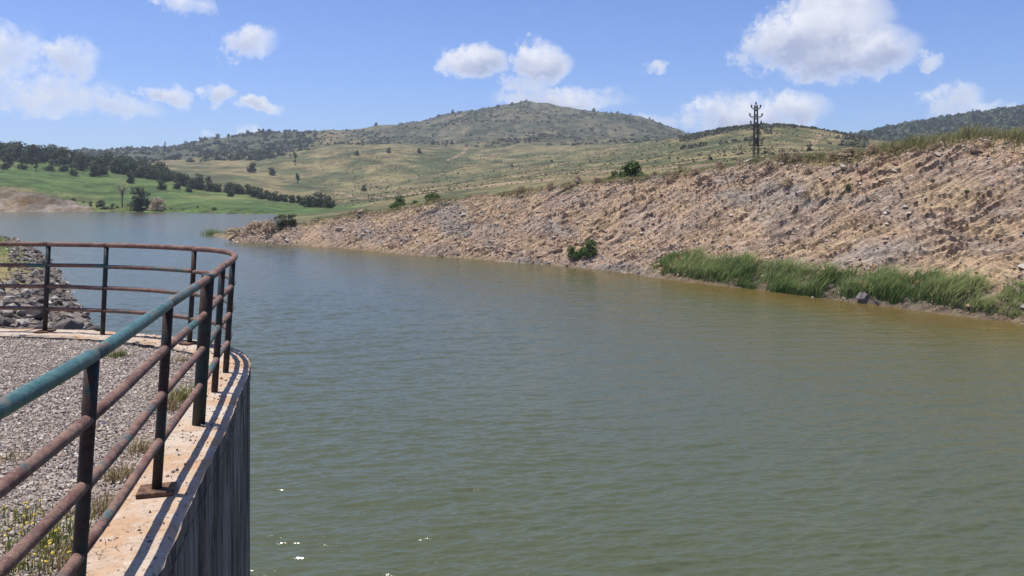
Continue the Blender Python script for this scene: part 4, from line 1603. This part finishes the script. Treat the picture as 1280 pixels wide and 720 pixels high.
def strut_set(name, segs, r, mat, parent, seg=5):
    V, fs = [], []
    for a, b_ in segs:
        a, b_ = Vector(a), Vector(b_)
        tt = (b_ - a).normalized()
        x = tt.orthogonal().normalized()
        y = tt.cross(x)
        o = len(V)
        for c in (a, b_):
            for j in range(seg):
                an = 6.2832 * j / seg
                V.append(tuple(c + (x * math.cos(an) + y * math.sin(an)) * r))
        for j in range(seg):
            fs.append([o + j, o + (j + 1) % seg, o + seg + (j + 1) % seg, o + seg + j])
    return link(name, mesh_from(name, V, fs, mat), parent)


def half(z):
    return .42 - .24 * z / topz


for sx in (-1, 1):
    for sy in (-1, 1):
        strut_set('corner_leg', [((sx * half(0), sy * half(0), -.4), (sx * half(topz), sy * half(topz), topz))], .065, M_steel, py)
nb = 15
for face in range(4):
    segs = []
    for i in range(nb):
        z0, z1 = topz * i / nb, topz * (i + 1) / nb
        s0 = (-1) ** i
        h0_, h1_ = half(z0), half(z1)
        a, b_ = ((s0 * h0_, h0_, z0), (-s0 * h1_, h1_, z1))
        rot_ = lambda p, f=face: [(p[0], p[1], p[2]), (p[1], -p[0], p[2]), (-p[0], -p[1], p[2]), (-p[1], p[0], p[2])][f]
        segs.append((rot_(a), rot_(b_)))
    strut_set('lattice', segs, .04, M_steel, py)
ppm = PD / F


def insulator(parent, x, z, h):
    V, fs = [], []
    prof = [(.03, 0), (.03, .08), (.11, .10), (.12, .16), (.06, .2), (.12, .23), (.12, .30), (.06, .34), (.10, .37), (.07, .45)]
    n_ = 8
    for r_, zz in prof:
        for j in range(n_):
            an = 6.2832 * j / n_
            V.append((x + r_ * 1.3 * math.cos(an), r_ * 1.3 * math.sin(an), z + zz * h))
    for i in range(len(prof) - 1):
        for j in range(n_):
            fs.append([i * n_ + j, i * n_ + (j + 1) % n_, (i + 1) * n_ + (j + 1) % n_, (i + 1) * n_ + j])
    return link('insulator', mesh_from('insulator', V, fs, M_ins, True), parent)


for yy, hw in ((135, 5.6), (145.5, 7.6), (155, 6.4)):
    z = EYE + (H0 - yy) / F * PD - PZ
    arm = strut_set('crossarm', [((-hw * ppm, 0, z), (hw * ppm, 0, z)), ((-hw * ppm, 0, z), (0, 0, z - .5)), ((hw * ppm, 0, z), (0, 0, z - .5))], .05, M_steel, py)
    for sx in (-1, 1):
        insulator(arm, sx * hw * ppm, z, 1.15)
insulator(py, 0, topz, 1.0)
z0, z1 = EYE + (H0 - 182) / F * PD - PZ, EYE + (H0 - 175) / F * PD - PZ
hw = 7.6 * ppm
strut_set('transformer_frame', [((-hw, y_, z0), (hw, y_, z0)) for y_ in (-.4, .4)] + [((sx * hw, y_, z0), (sx * hw, y_, z1 + .1)) for sx in (-1, 1) for y_ in (-.4, .4)] + [((-hw, y_, z1), (hw, y_, z1)) for y_ in (-.4, .4)], .05, M_steel, py)
z2, z3 = EYE + (H0 - 173) / F * PD - PZ, EYE + (H0 - 158) / F * PD - PZ
strut_set('ladder_frame', [((sx * 4.2 * ppm, -.3, z2), (sx * 4.2 * ppm, -.3, z3)) for sx in (-1, 1)] + [((-4.2 * ppm, -.3, z2 + (z3 - z2) * k / 4), (4.2 * ppm, -.3, z2 + (z3 - z2) * k / 4)) for k in range(5)], .028, M_steel, py)
tb = link('switch_box', box_mesh('switch_box', .55, .5, .9, M_steel, .04), py, (0, -.45, z0 + .55))

# ------------------------------------------------------------------ haze
bm = bmesh.new()
bmesh.ops.create_cube(bm, size=1)
for v in bm.verts:
    v.co = (v.co.x * 10400, -950 + (v.co.y + .5) * 3300, -3.2 + (v.co.z + .5) * 215)
me = bpy.data.meshes.new('haze')
bm.to_mesh(me)
bm.free()
m = bpy.data.materials.new('haze_air')
m.use_nodes = True
t = m.node_tree
t.nodes.remove(t.nodes['Principled BSDF'])
pv = t.nodes.new('ShaderNodeVolumePrincipled')
pv.inputs['Color'].default_value = (.80, .87, 1, 1)
pv.inputs['Density'].default_value = .00015
pv.inputs['Anisotropy'].default_value = .2
t.links.new(pv.outputs[0], t.nodes['Material Output'].inputs['Volume'])
me.materials.append(m)
tag(link('haze', me), 'thin summer haze over the reservoir', 'haze', kind='stuff')
